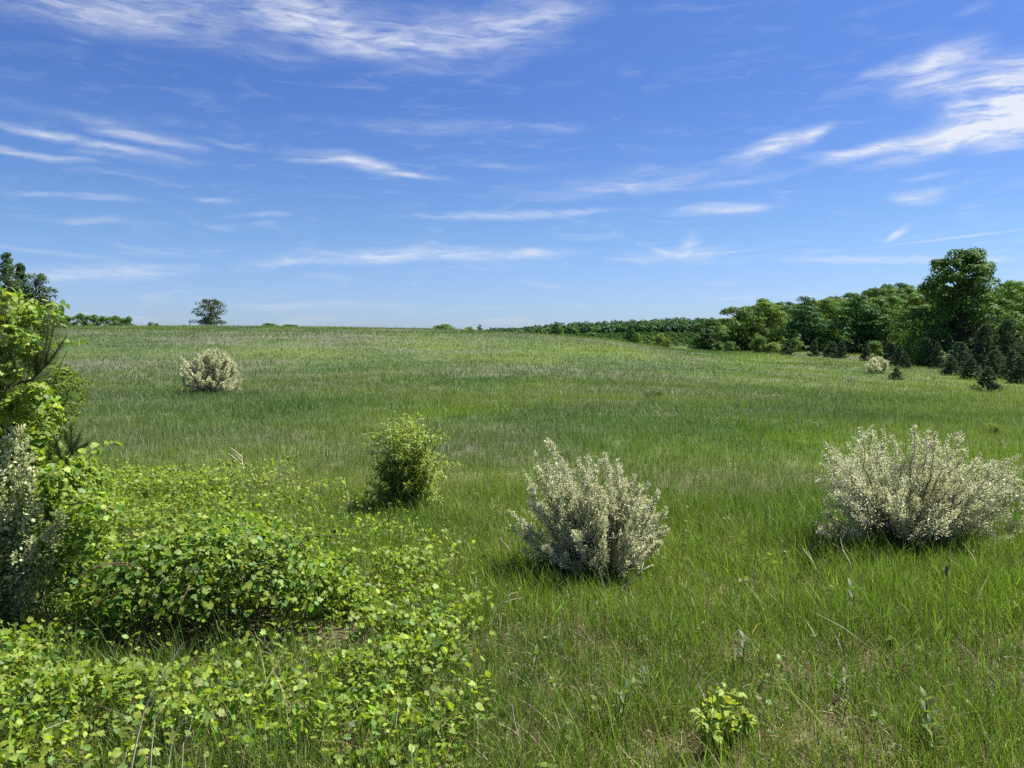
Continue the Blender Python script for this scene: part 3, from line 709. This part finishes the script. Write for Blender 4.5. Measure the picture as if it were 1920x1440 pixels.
# ------------------------------------------------------------------ trees
def deciduous(name, label, seed_, H, Wd, colour, base_frac=.12, nclump=60, per=95, leaf=.26, prof=None, airy=0.0, trunk_c=(.07, .058, .048), lean=0, flat=.8, clr=.17, fpow=1.0):
    global rng
    keep = rng; rng = np.random.default_rng(seed_)
    root = thing(name, label, 'tree', (0, 0, 0))
    lf, tr = MB(), MB()
    prof = prof or (lambda f: np.sqrt(np.clip(1 - ((f - .42) / .60) ** 2, 0.03, 1)))
    tube(tr, bez([0, 0, -.3], [lean * .3, 0, H * .4], [lean, 0, H * .82], 8), H * .022, H * .004, trunk_c, 7)
    for i in range(nclump):
        f = rng.uniform(0, 1) ** fpow; a = rng.uniform(0, 2 * pi); rr = prof(np.array([f]))[0] * Wd / 2
        r = rr * math.sqrt(rng.uniform(.12, 1)) * (.66 + .62 * float(vnoise(np.array([a * 1.1]), np.array([f * 4.0 + seed_]), 3)[0]))
        R = clr * Wd * rng.uniform(.6, 1.15) * (.65 + .35 * rr / (Wd / 2))
        z = H * (base_frac + (1 - base_frac) * f) - R * .4
        c = np.array([cos(a) * r + lean * f, sin(a) * r, z])
        s = np.array([lean * .3 * f, 0, max(z - r * .8 - .05 * H, H * .08)]); tube(tr, bez(s, (s + c) / 2 + [0, 0, .06 * H], c, 5), H * .007, H * .0015, trunk_c, 4)
        n = int(per * (R / (clr * Wd)) ** 1.6 * rng.uniform(.7, 1.2) * (1 - airy)) + 6
        d = rdir(n, -.45); p = c + d * (rng.uniform(.35, 1.0, n) ** .4)[:, None] * R * np.array([1.15, 1.15, flat])
        p += rng.normal(0, .06 * R, (n, 3))
        nr = norm(d + [0, 0, .35] + rng.normal(0, .30, (n, 3)))
        cc = vary(np.array(colour) * np.exp(rng.normal(0, .10)), n, .10, .04)
        lf.add(*place(QUAD, p, norm(np.cross(nr, rdir(n))), nr, leaf * rng.uniform(.6, 1.35, n), cc, 1.15))
    lf.build('crown', M_CROWN, root); tr.build('trunk', M_BARK, root)
    rng = keep
    return root

GRN = (.092, .165, .035); LGT = (.155, .225, .042); DKG = (.060, .120, .032)
protos = {}
def stand_at(px, Y, top_py):
    t = W(px, top_py, Y); z0 = gz(t[0], Y)
    return np.array([t[0], Y, z0]), t[2] - z0
used = {}
def plant(kind, label, px, Y, top_py, wpx, group=None, sink=0.0):
    mk, H, Wd = protos[kind]
    loc, h = stand_at(px, Y, top_py); loc[2] -= sink
    sw = wpx / F * Y / Wd; sh_ = (h + sink) / H
    rz = rng.uniform(0, 2 * pi)
    if kind not in used:
        o = mk(); used[kind] = o
        o.location = [float(v) for v in loc]; o.rotation_euler = (0, 0, rz); o.scale = (sw, sw, sh_); o['label'] = label
        if group: o['group'] = group
        return o
    return dup(used[kind], label, loc, rz, (sw, sw, sh_), group)

cone = lambda f: np.clip(1.05 - f, .12, 1) ** .75
dome = lambda f: np.sqrt(np.clip(1 - (f * .97) ** 2.2, .02, 1))
protos['maple'] = (lambda: deciduous('broadleaf_tree', '', 101, 11, 8, GRN, .05, 60, 230, .30), 11, 8.6)
protos['maple2'] = (lambda: deciduous('broadleaf_tree', '', 102, 11, 8, LGT, .05, 60, 220, .30, dome), 11, 8.6)
protos['maple3'] = (lambda: deciduous('broadleaf_tree', '', 103, 11, 7, DKG, .03, 64, 230, .28, lambda f: np.sqrt(np.clip(1 - ((f - .3) / .74) ** 2, .03, 1))), 11, 7.6)
protos['bushy'] = (lambda: deciduous('broadleaf_shrub', '', 104, 3, 4, GRN, -.05, 36, 130, .20, dome), 3, 4.3)
protos['bushyl'] = (lambda: deciduous('broadleaf_shrub', '', 105, 3, 3.4, LGT, -.05, 36, 120, .18, dome), 3, 3.7)

def young_pine(seed_, H=4.0, Wd=3.4):
    global rng
    keep = rng; rng = np.random.default_rng(seed_)
    root = thing('young_pine', '', 'tree', (0, 0, 0)); nd, tr = MB(), MB()
    tube(tr, np.array([[0, 0, -.1], [0, 0, H * .5], [0, 0, H * .96]]), .07, .015, [.07, .05, .04], 6)
    z = .12
    while z < H * .97:
        f = z / H; L = Wd / 2 * (1 - f) ** .75 * rng.uniform(.85, 1.1) + .12
        for k in range(rng.integers(6, 9)):
            a = rng.uniform(0, 2 * pi); l = L * rng.uniform(.65, 1.1); d = np.array([cos(a), sin(a), 0])
            q = bez([0, 0, z], d * l * .6 + [0, 0, z + .02 * l], d * l + [0, 0, z + l * rng.uniform(.2, .5)], 6)
            tube(tr, q, .016, .006, [.06, .045, .038], 3)
            pine_needles(nd, q, int(90 + 90 * l), .20, .034, [.105, .150, .070], .2)
            for j in range(int(2 + 3.2 * l)):
                i0 = rng.integers(1, 5); dd = norm(d * .7 + rdir(1)[0] * .8 + [0, 0, .5]) * rng.uniform(.15, .38) * (.6 + .4 * l)
                pine_needles(nd, np.array([q[i0], q[i0] + dd]), 60, .20, .034, [.105, .150, .070], .1)
        z += H * .085 * rng.uniform(.8, 1.2)
    nd.build('crown', M_NEEDLE, root); tr.build('trunk', M_BARK, root)
    rng = keep
    return root
protos['pine'] = (lambda: young_pine(201), 4.1, 3.5)
protos['pine2'] = (lambda: young_pine(202, 4.0, 3.0), 4.1, 3.1)
protos['pine3'] = (lambda: young_pine(203, 4.0, 4.2), 4.1, 4.3)

# the big tree
loc, h = stand_at(1805, 112, 466)
def bigprof(f):
    f = np.asarray(f); return np.clip(np.interp(f, [0, .2, .4, .5, .62, .75, .88, 1], [.95, 1.0, 1.0, .95, .80, .70, .56, .2]), 0, 1)
o = deciduous('broadleaf_tree', 'tallest tree, with an open top rising above the wood on the right', 301, h, 13.8, (.088, .150, .033), .02, 230, 190, .36, bigprof, .0, lean=.3, clr=.10, fpow=1.3)
o.location = [float(v) for v in loc]

front = [('maple3', 1327, 150, 598, 70, 'dark round tree at the far left end of the right-hand wood'), ('maple', 1385, 158, 576, 95, 'broad tree behind the dark round one at the wood end'),
         ('maple2', 1440, 155, 566, 90, 'light green tree with a domed crown third from the end of the wood'), ('maple3', 1508, 142, 558, 88, 'dark column-shaped tree at the front of the wood'),
         ('maple2', 1556, 150, 560, 70, 'light green tree squeezed between two dark front trees'), ('maple3', 1607, 138, 556, 105, 'widest dark tree at the front of the wood, midway to the tallest tree'),
         ('maple', 1662, 138, 556, 90, 'tree at the front of the wood left of the tallest tree'), ('maple', 1712, 128, 575, 80, 'dark tree directly beside the tallest tree'),
         ('maple2', 1735, 118, 600, 55, 'lighter low tree at the left foot of the tallest tree'), ('maple', 1865, 118, 560, 100, 'leafy tree at the right foot of the tallest tree'),
         ('maple2', 1905, 125, 526, 90, 'yellowish tree rising at the right edge beyond the pines'), ('maple3', 1950, 110, 540, 90, 'dark tree cut by the right edge of the photo'),
         ('maple3', 1475, 160, 575, 60, 'slim dark tree behind the light domed one in the wood')]
for a in front:
    plant(a[0], a[5], *a[1:5])

sky_x = [1310, 1350, 1400, 1450, 1500, 1560, 1620, 1700, 1760, 1830, 1900, 2100]
sky_y = [606, 596, 578, 566, 564, 558, 546, 534, 532, 540, 532, 530]
LBW = 'leafy tree in the dense wood behind its front row'
i = 0
for Y, drop in [(168, 16), (184, 10), (202, 4), (222, 0), (246, 0)]:
    x = 1330 + rng.uniform(0, 20)
    while x < 2080:
        wpx = rng.uniform(62, 105) * 150 / Y
        tp = np.interp(x, sky_x, sky_y) + drop + rng.normal(0, 3.5) + (0 if x > 1390 else (1390 - x) * .15)
        plant(['maple', 'maple2', 'maple', 'maple3', 'maple2'][i % 5], LBW, x, Y + rng.uniform(-6, 6), tp, wpx, 'trees of the dense wood')
        x += wpx * rng.uniform(.5, .8); i += 1

shr = [('bushy', 1424, 137, 630, 42, 'round green bush at the wood edge left of the small pines'), ('bushyl', 1447, 136, 640, 36, 'yellow-green bush at the wood edge in front of the light domed tree'),
       ('bushyl', 1420, 139, 622, 24, 'pale narrow bush peeping over the round green bush'), ('bushyl', 1490, 138, 630, 40, 'light bush behind the first of the small edge pines'),
       ('bushyl', 1725, 108, 630, 40, 'light green bush at the foot of the tallest tree'), ('bushyl', 1700, 120, 615, 50, 'tall light bush left of the tallest tree'),
       ('bushy', 1640, 128, 640, 40, 'green bush between edge pines under the front trees'), ('bushy', 1345, 146, 640, 30, 'low bush under the dark round tree at the wood end'),
       ('bushyl', 1470, 136, 648, 24, 'small yellow bush at the very edge of the field below the dark slim tree'), ('bushy', 1370, 142, 640, 34, 'low green bush between the dark round tree and the round bush')]
for a in shr: plant(a[0], a[5], *a[1:5], sink=.2)

pines = [('pine', 1852, 0, 735, 688, 56, 'small dark pine standing out into the grass in front of the others'), ('pine3', 1681, 0, 712, 688, 32, 'very small dark pine next to the bright cream shrub'),
         ('pine2', 1472, 128, 0, 632, 34, 'first small pine along the edge of the wood'), ('pine', 1522, 126, 0, 628, 34, 'second small pine along the edge of the wood'),
         ('pine2', 1555, 124, 0, 630, 40, 'third small pine along the wood edge, below the widest dark tree'), ('pine3', 1585, 122, 0, 636, 34, 'fourth small pine along the wood edge'),
         ('pine', 1625, 118, 0, 640, 36, 'fifth small pine along the edge of the wood'), ('pine2', 1660, 112, 0, 638, 40, 'slim pine above the bright cream shrub'),
         ('pine3', 1688, 102, 0, 640, 46, 'bushy pine behind the very small pine'), ('pine2', 1702, 96, 0, 655, 28, 'little pine at the front of the bushy one'),
         ('pine', 1745, 106, 0, 628, 44, 'pine at the left foot of the tallest tree'), ('pine2', 1760, 100, 0, 632, 34, 'narrow grey pine below the tallest tree'),
         ('pine3', 1800, 92, 0, 640, 66, 'wide dark pine in the middle of the pine group'), ('pine', 1785, 84, 0, 668, 44, 'low pine in front of the wide dark pine'),
         ('pine2', 1822, 80, 0, 672, 46, 'low pine behind the one standing out in the grass'), ('pine', 1850, 98, 0, 606, 80, 'tall grey pine in the right-hand pine group'),
         ('pine3', 1890, 104, 0, 596, 80, 'tallest pine of the right-hand group, by the leafy tree'), ('pine', 1900, 82, 0, 655, 60, 'pine by the right edge with low spreading boughs'),
         ('pine2', 1915, 74, 0, 668, 56, 'nearest pine on the right edge of the photo'), ('pine3', 1865, 88, 0, 655, 55, 'pine squeezed behind the one standing out in the grass'),
         ('pine', 1950, 90, 0, 610, 90, 'big pine half outside the right edge')]
for kd, px, Y, by, ty, wpx, lb in pines:
    if px < 1770 and Y: ty += rng.uniform(2, 11); wpx *= rng.uniform(.75, 1.15); px += rng.normal(0, 4)
    if not Y: Y = hit(px, by)[1]
    plant(kd, lb, px, Y, ty, wpx, sink=.1)

# left far trees, hedge, lone tree
pop = lambda f: np.clip(np.interp(np.asarray(f), [0, .2, .5, .8, 1], [.8, 1, .8, .45, .12]), 0, 1)
for (px, Y, tp, wpx, sd, lb) in [(12, 95, 474, 56, 401, 'tall dark tree at the left edge behind the pine bough'), (38, 98, 494, 46, 402, 'pointed dark tree second from the left edge'), (66, 100, 512, 84, 403, 'airy dark tree on the field side of the left-hand group'), (-35, 96, 470, 70, 404, 'dark tree mostly cut off by the left edge')]:
    loc, h = stand_at(px, Y, tp)
    o = deciduous('broadleaf_tree', lb, sd, h, wpx / F * Y, (.062, .10, .042), .05, 190, 50, .22, pop if sd != 403 else dome, .1, clr=.115); o.location = [float(v) for v in loc]
for i, (px, w, tp) in enumerate([(108, 34, 580), (128, 40, 592), (150, 36, 588), (172, 40, 590), (194, 36, 593), (214, 38, 592), (232, 26, 596), (242, 20, 593), (90, 40, 572)]):
    plant('bushy', ['hedge shrub next to the dark left-hand trees', 'hedge shrub second along the left skyline', 'raised hedge shrub on the left skyline', 'rounded hedge shrub mid-way along the left skyline', 'hedge shrub just past the middle of the left skyline row',
                    'hedge shrub third from the open end of the left skyline row', 'low hedge shrub second from the open end', 'last hedge shrub, a small dome on the left skyline', 'hedge shrub half hidden by the dark left-hand trees'][i], px, 158, tp, w, 'hedge shrubs on the left skyline', 1.0)
umb = lambda f: np.clip(np.interp(np.asarray(f), [0, .18, .3, .45, .6, .8, 1], [.95, .85, .5, .62, .9, .95, .4]), 0, 1)
loc, h = stand_at(394, 157, 561)
o = deciduous('broadleaf_tree', 'lone airy tree with an umbrella top on the left skyline', 411, h, 7.8, (.10, .125, .062), .10, 85, 75, .24, umb, .1, lean=.1, clr=.12, flat=.55); o.location = [float(v) for v in loc]
loc, h = stand_at(356, 156, 599)
m = MB(); tube(m, np.array([[0, 0, -.3], [0, 0, h * .5], [0.02, 0, h]]), .07, .06, [.10, .085, .07], 6)
for zz in (.35, .55): tube(m, np.array([[-.09, -.07, h * zz], [.09, -.07, h * zz]]), .012, .012, [.2, .2, .2], 4)
o = m.build('fence_post', M_BARK); o.location = [float(v) for v in loc]; tag(o, 'bare post standing left of the lone skyline tree', 'post')
for (kd, px, Y, tp, w, lb) in [('bushy', 505, 158, 606, 46, 'flat bush on the skyline right of the lone tree'), ('bushy', 545, 158, 608, 50, 'lower flat bush further along the skyline'), ('bushy', 283, 158, 604, 16, 'tiny bush on the skyline left of the post'), ('bushy', 293, 158, 606, 14, 'second tiny bush on the skyline left of the post'),
        ('bushyl', 832, 160, 606, 50, 'light leafy bush on the middle of the skyline'), ('bushyl', 880, 158, 611, 24, 'low yellowish bush beside the light skyline bush'), ('maple3', 899, 160, 609, 13, 'tiny dark tree on the skyline beside the yellowish bush'),
        ('maple3', 1043, 150, 604, 20, 'dark narrow tree on the crest before the far woods'), ('bushyl', 1052, 149, 612, 16, 'light bush touching the dark narrow crest tree'), ('maple3', 1183, 145, 609, 24, 'dark narrow tree at the end of the crest by the orchard'), ('bushyl', 1196, 144, 622, 20, 'light bush at the foot of the dark orchard-side tree'),
        ('bushyl', 1237, 150, 622, 34, 'pale loose bush in front of the orchard rows'), ('bushy', 1108, 150, 623, 40, 'low green bush on the crest between the two dark narrow trees'), ('bushyl', 1250, 148, 632, 24, 'small pale bush beside the loose one by the orchard'), ('bushyl', 1160, 146, 637, 16, 'very low pale bush on the crest near the dark orchard-side tree')]:
    plant(kd, lb, px, Y, tp, w, sink=.3)

# orchard rows beyond the crest
i = 0
for r in range(11):
    Y = 240 + r * 10.0
    for k in range(21):
        px = 1070 + k * 12.5 - r * 3.5 + rng.normal(0, .8)
        if px > 1330 : continue
        X = (px - CXP) / F * Y; z = gz(X, Y)
        tp = project(X, Y, z + rng.uniform(1.2, 1.8))[1]
        plant('bushy', 'small round fruit tree in the orchard rows below the far woods', px, Y, tp, 2.1 * F / Y, 'fruit trees in the far orchard')

# far woods: one mass
def far_woods():
    global rng
    keep = rng; rng = np.random.default_rng(77)
    mb = MB()
    fx = [860, 930, 1000, 1050, 1100, 1160, 1220, 1270, 1310, 1400]; fy = [617, 617, 611, 607, 605, 603, 599, 597, 598, 596]
    for j in range(860):
        edge = j >= 600
        Y = rng.uniform(352, 560) if not edge else rng.uniform(346, 375); px = rng.uniform(905, 1390)
        X = (px - CXP) / F * Y; z0 = gz(X, Y)
        top = np.interp(px, fx, fy) + rng.normal(0, 1.6) + (560 - Y) / 200 * 9
        H = max(W(px, top, Y)[2] - z0, 4.0)
        H = min(H, 13) * rng.uniform(.9, 1.05)
        if edge: H = min(H, rng.uniform(3, 7.5))
        Wd = H * rng.uniform(.55, .85); n = 190
        if edge: Wd = H * 1.3
        d = rdir(n, -.98); p = np.array([X, Y, z0 + H * .5]) + d * np.array([Wd / 2, Wd / 2, H * .5]) * (.86 + .28 * fbm(d[:, 0] * 3 + j, d[:, 1] * 3 + d[:, 2] * 3, 5, 2)[:, None])
        nr = norm(d + rng.normal(0, .45, (n, 3))); col = vary(np.array([GRN, DKG, DKG, (.062, .10, .045)][rng.integers(0, 4)]) * np.array([.78, .80, 1.05]), n, .15, .05)  # darker, bluer factor puts distance haze into the foliage colour
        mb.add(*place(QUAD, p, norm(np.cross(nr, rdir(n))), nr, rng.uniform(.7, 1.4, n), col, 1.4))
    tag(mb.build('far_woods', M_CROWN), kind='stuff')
    rng = keep
far_woods()

# bird
p = W(1546, 416, 120)
m = MB()
tube(m, np.array([[0, -.16, 0], [0, -.08, .01], [0, .04, .01], [0, .14, 0]]), .035, .02, [.03, .03, .03], 6)
for s in (-1, 1):
    m.add([[0, .06, .01], [0, -.05, .01], [s * .18, -.02, .05], [s * .20, .06, .06], [s * .38, -.06, .02], [0, 0, .035], [s * .19, .02, .07]], [[0, 5, 3], [5, 6, 3], [5, 1, 2], [5, 2, 6], [3, 6, 4], [6, 2, 4], [0, 1, 2], [0, 2, 3], [3, 2, 4]], [.03, .03, .03])
o = m.build('bird', M_BARK); o.location = [float(v) for v in p]; tag(o, 'tiny dark bird gliding high over the wood', 'bird')

# ------------------------------------------------------------------ sky
SUN_EL, SUN_AZ = radians(58), radians(68)          # azimuth from +Y (view) towards +X
w = bpy.data.worlds.new('World'); SC.world = w; w.use_nodes = True
nt = w.node_tree; nt.nodes.clear(); N = nt.nodes.new; L = nt.links.new
out = N('ShaderNodeOutputWorld'); bg = N('ShaderNodeBackground'); bg.inputs['Strength'].default_value = .11; L(bg.outputs[0], out.inputs['Surface'])
sky = N('ShaderNodeTexSky'); sky.sky_type = 'NISHITA'; sky.sun_disc = False; sky.sun_elevation = SUN_EL; sky.sun_rotation = SUN_AZ
sky.air_density = 1.0; sky.dust_density = .6; sky.ozone_density = 2.2; sky.altitude = 200
tc = N('ShaderNodeTexCoord'); sx = N('ShaderNodeSeparateXYZ'); L(tc.outputs['Generated'], sx.inputs[0])
def math_(op, a, b=None, c=None, clamp=False):
    n = N('ShaderNodeMath'); n.operation = op; n.use_clamp = clamp
    for i, v in enumerate((a, b, c)):
        if v is None: continue
        if isinstance(v, (int, float)): n.inputs[i].default_value = v
        else: L(v, n.inputs[i])
    return n.outputs[0]
az = math_('ARCTAN2', sx.outputs['X'], sx.outputs['Y']); el = math_('ARCSINE', sx.outputs['Z'])
cv = N('ShaderNodeCombineXYZ'); L(az, cv.inputs[0]); L(el, cv.inputs[1])
# gentle warp of the cloud coordinates
wn = N('ShaderNodeTexNoise'); wn.inputs['Scale'].default_value = 9; wn.inputs['Detail'].default_value = 5; L(cv.outputs[0], wn.inputs['Vector'])
ws = N('ShaderNodeVectorMath'); ws.operation = 'SUBTRACT'; ws.inputs[1].default_value = (.5, .5, .5); L(wn.outputs['Color'], ws.inputs[0])
wm = N('ShaderNodeVectorMath'); wm.operation = 'MULTIPLY'; wm.inputs[1].default_value = (.07, .022, 0); L(ws.outputs[0], wm.inputs[0])
wv = N('ShaderNodeVectorMath'); wv.operation = 'ADD'; L(cv.outputs[0], wv.inputs[0]); L(wm.outputs[0], wv.inputs[1]); wv = wv.outputs[0]
CL = [(330, 20, 340, 60, -3, .50), (640, 58, 270, 36, -10, .60), (860, 62, 200, 32, 6, .60), (1000, 35, 130, 55, 18, .45), (120, 8, 220, 45, 0, .35), (620, 15, 300, 40, 0, .30),
      (150, 262, 200, 10, -6, .60), (250, 256, 100, 9, -4, .5), (70, 287, 130, 8, -4, .55), (200, 232, 210, 16, -8, .22), (430, 268, 90, 6, -5, .22), (250, 298, 120, 8, -3, .2),
      (670, 304, 105, 15, -9, .85), (760, 324, 100, 8, -7, .4), (590, 298, 70, 8, 0, .4), (830, 240, 190, 18, 0, .22), (1050, 238, 70, 12, 0, .15), (960, 315, 80, 8, -2, .2),
      (130, 367, 150, 6, 0, .45), (400, 370, 90, 5, 0, .25), (210, 415, 90, 8, 3, .25), (500, 404, 70, 6, 2, .38), (640, 372, 60, 4, 2, .18),
      (950, 403, 215, 10, 2, .60), (1340, 393, 92, 12, 0, .75), (1180, 342, 260, 24, 4, .38), (1420, 338, 120, 9, 6, .35),
      (770, 480, 255, 16, 2, .80), (1000, 478, 110, 13, 1, .55), (540, 490, 100, 8, 3, .35), (190, 512, 220, 20, 4, .42), (90, 472, 160, 6, -4, .32),
      (1260, 478, 110, 15, 3, .55), (1290, 458, 32, 18, 35, .45), (1620, 490, 180, 10, -2, .45), (1850, 490, 90, 9, 3, .35), (1350, 527, 55, 5, 3, .3), (600, 570, 220, 9, 1, .22),
      (1460, 276, 105, 18, 12, .85), (1530, 258, 42, 13, 30, .5), (1660, 275, 130, 15, 10, .95), (1800, 252, 155, 22, 14, 1.0), (1860, 190, 125, 70, 10, 1.2), (1755, 130, 105, 40, 15, .95), (1640, 142, 100, 20, 20, .42),
      (1930, 150, 75, 48, 0, .95), (1905, 228, 75, 46, 20, .95), (1715, 368, 44, 18, 5, .55), (1745, 325, 44, 7, 6, .3), (1685, 436, 26, 10, 40, .8), (1825, 20, 34, 10, 5, .3), (1575, 290, 60, 8, 5, .3), (1540, 292, 60, 8, 3, .3)]
TRAIL = [(1790, 446, 165, 2.6, 4, .42), (1385, 471, 62, 2.4, 3, .3)]
def blob(px, py, rx, ry, ang, s, vec, acc):
    d = ray(px, py); d = d / np.linalg.norm(d)
    A = math.atan2(d[0], d[1]); E = math.asin(d[2]); k = cos(E)
    m = N('ShaderNodeMapping'); m.vector_type = 'TEXTURE'
    m.inputs['Location'].default_value = (A, E, 0); m.inputs['Rotation'].default_value = (0, 0, radians(ang))
    cz = 1.0 / (1 + ((px - CXP) / F) ** 2)
    m.inputs['Scale'].default_value = (rx / F * cz ** .75 * 1.1, ry / F * cz ** .5 * 1.15, 1)
    L(vec, m.inputs['Vector'])
    ln = N('ShaderNodeVectorMath'); ln.operation = 'LENGTH'; L(m.outputs[0], ln.inputs[0])
    mr = N('ShaderNodeMapRange'); mr.interpolation_type = 'SMOOTHSTEP'
    mr.inputs['From Min'].default_value = 1.15; mr.inputs['From Max'].default_value = .0; mr.inputs['To Min'].default_value = 0; mr.inputs['To Max'].default_value = s
    L(ln.outputs['Value'], mr.inputs['Value'])
    return mr.outputs[0] if acc is None else math_('ADD', acc, mr.outputs[0])
acc = None
for c in CL: acc = blob(*c, wv, acc)
tra = None
for c in TRAIL: tra = blob(*c, cv.outputs[0], tra)
# streaky fibres
def fibre(rot, scale, detail, seed_):
    mp = N('ShaderNodeMapping'); mp.inputs['Rotation'].default_value = (0, 0, radians(rot)); mp.inputs['Scale'].default_value = (scale[0], scale[1], 1); mp.inputs['Location'].default_value = (seed_, seed_ * 2, 0)
    L(wv, mp.inputs['Vector']); n = N('ShaderNodeTexNoise'); n.inputs['Scale'].default_value = 1; n.inputs['Detail'].default_value = detail; n.inputs['Roughness'].default_value = .62; n.inputs['Distortion'].default_value = .6
    L(mp.outputs[0], n.inputs['Vector']); return n.outputs['Fac']
f1 = fibre(-4, (11, 64), 10, 3.1); f2 = fibre(14, (18, 95), 10, 9.7); f3 = fibre(0, (5, 16), 6, 1.3)
def rng_(v, a, b, lo, hi):
    r = N('ShaderNodeMapRange'); r.interpolation_type = 'SMOOTHSTEP'; L(v, r.inputs['Value']); r.inputs['From Min'].default_value = a; r.inputs['From Max'].default_value = b; r.inputs['To Min'].default_value = lo; r.inputs['To Max'].default_value = hi
    return r.outputs[0]
fm = math_('ADD', math_('MULTIPLY', rng_(f1, .3, .7, .0, 1), .6), math_('MULTIPLY', rng_(f2, .3, .7, 0, 1), .4))
tex = math_('MULTIPLY_ADD', fm, 1.55, .0)
tex = math_('MULTIPLY', tex, rng_(f3, .25, .6, .55, 1.1))
dens = math_('MULTIPLY', acc, tex)
# faint general veil of cirrus over the lower sky
veil = math_('MULTIPLY', math_('MULTIPLY', rng_(f1, .5, .8, 0, 1), rng_(el, .02, .40, .36, .16)), 1.0)
dens = math_('ADD', math_('ADD', dens, veil), 0.0 if tra is None else tra)
dens = math_('MINIMUM', math_('MULTIPLY', dens, .72), .92)
# haze-free deep blue tint by elevation on top of the physical sky
rp = N('ShaderNodeValToRGB'); cr = rp.color_ramp; cr.elements[0].position = 0.0; cr.elements[0].color = (0.2863, 0.3647, 0.5686, 1); cr.elements[1].position = 1.0; cr.elements[1].color = (0.2078, 0.2918, 0.4761, 1)
for pos_, c_ in [(.12, (0.2769, 0.3427, 0.5176)), (.23, (0.2627, 0.3396, 0.4761)), (.5, (0.2102, 0.2918, 0.48)), (.65, (0.2196, 0.3043, 0.4957))]:
    e_ = cr.elements.new(pos_); e_.color = (*c_, 1)
L(math_('DIVIDE', el, 0.6, None, True), rp.inputs[0])
mt = N('ShaderNodeMix'); mt.data_type = 'RGBA'; mt.blend_type = 'MULTIPLY'; mt.inputs['Factor'].default_value = 1; L(sky.outputs[0], mt.inputs['A']); L(rp.outputs[0], mt.inputs['B'])
mx = N('ShaderNodeMix'); mx.data_type = 'RGBA'; L(dens, mx.inputs['Factor']); L(mt.outputs['Result'], mx.inputs['A']); mx.inputs['B'].default_value = (3.059, 3.176, 3.451, 1)
L(mx.outputs['Result'], bg.inputs['Color'])

sl = bpy.data.lights.new('sun', 'SUN'); sl.energy = 5.0; sl.angle = radians(.5); sl.color = (1, .96, .88)
so = bpy.data.objects.new('sun', sl); COL.objects.link(so)
so.rotation_euler = (radians(90) - SUN_EL, 0, -SUN_AZ + pi)
so.location = (20, 10, 40)

cam = bpy.data.cameras.new('camera'); co = bpy.data.objects.new('camera', cam); COL.objects.link(co)
cam.sensor_width = 36; cam.lens = F / 1920 * 36; cam.clip_start = .05; cam.clip_end = 20000
co.location = (0, 0, CAMZ); co.rotation_euler = (radians(90) - PITCH, 0, 0)
SC.camera = co
SC.view_settings.view_transform = 'Standard'; SC.view_settings.look = 'None'; SC.view_settings.exposure = 1.35; SC.view_settings.gamma = 1
SC.cycles.max_bounces = 6; SC.cycles.diffuse_bounces = 3; SC.cycles.glossy_bounces = 2; SC.cycles.transmission_bounces = 4; SC.cycles.transparent_max_bounces = 4
SC.cycles.use_denoising = False
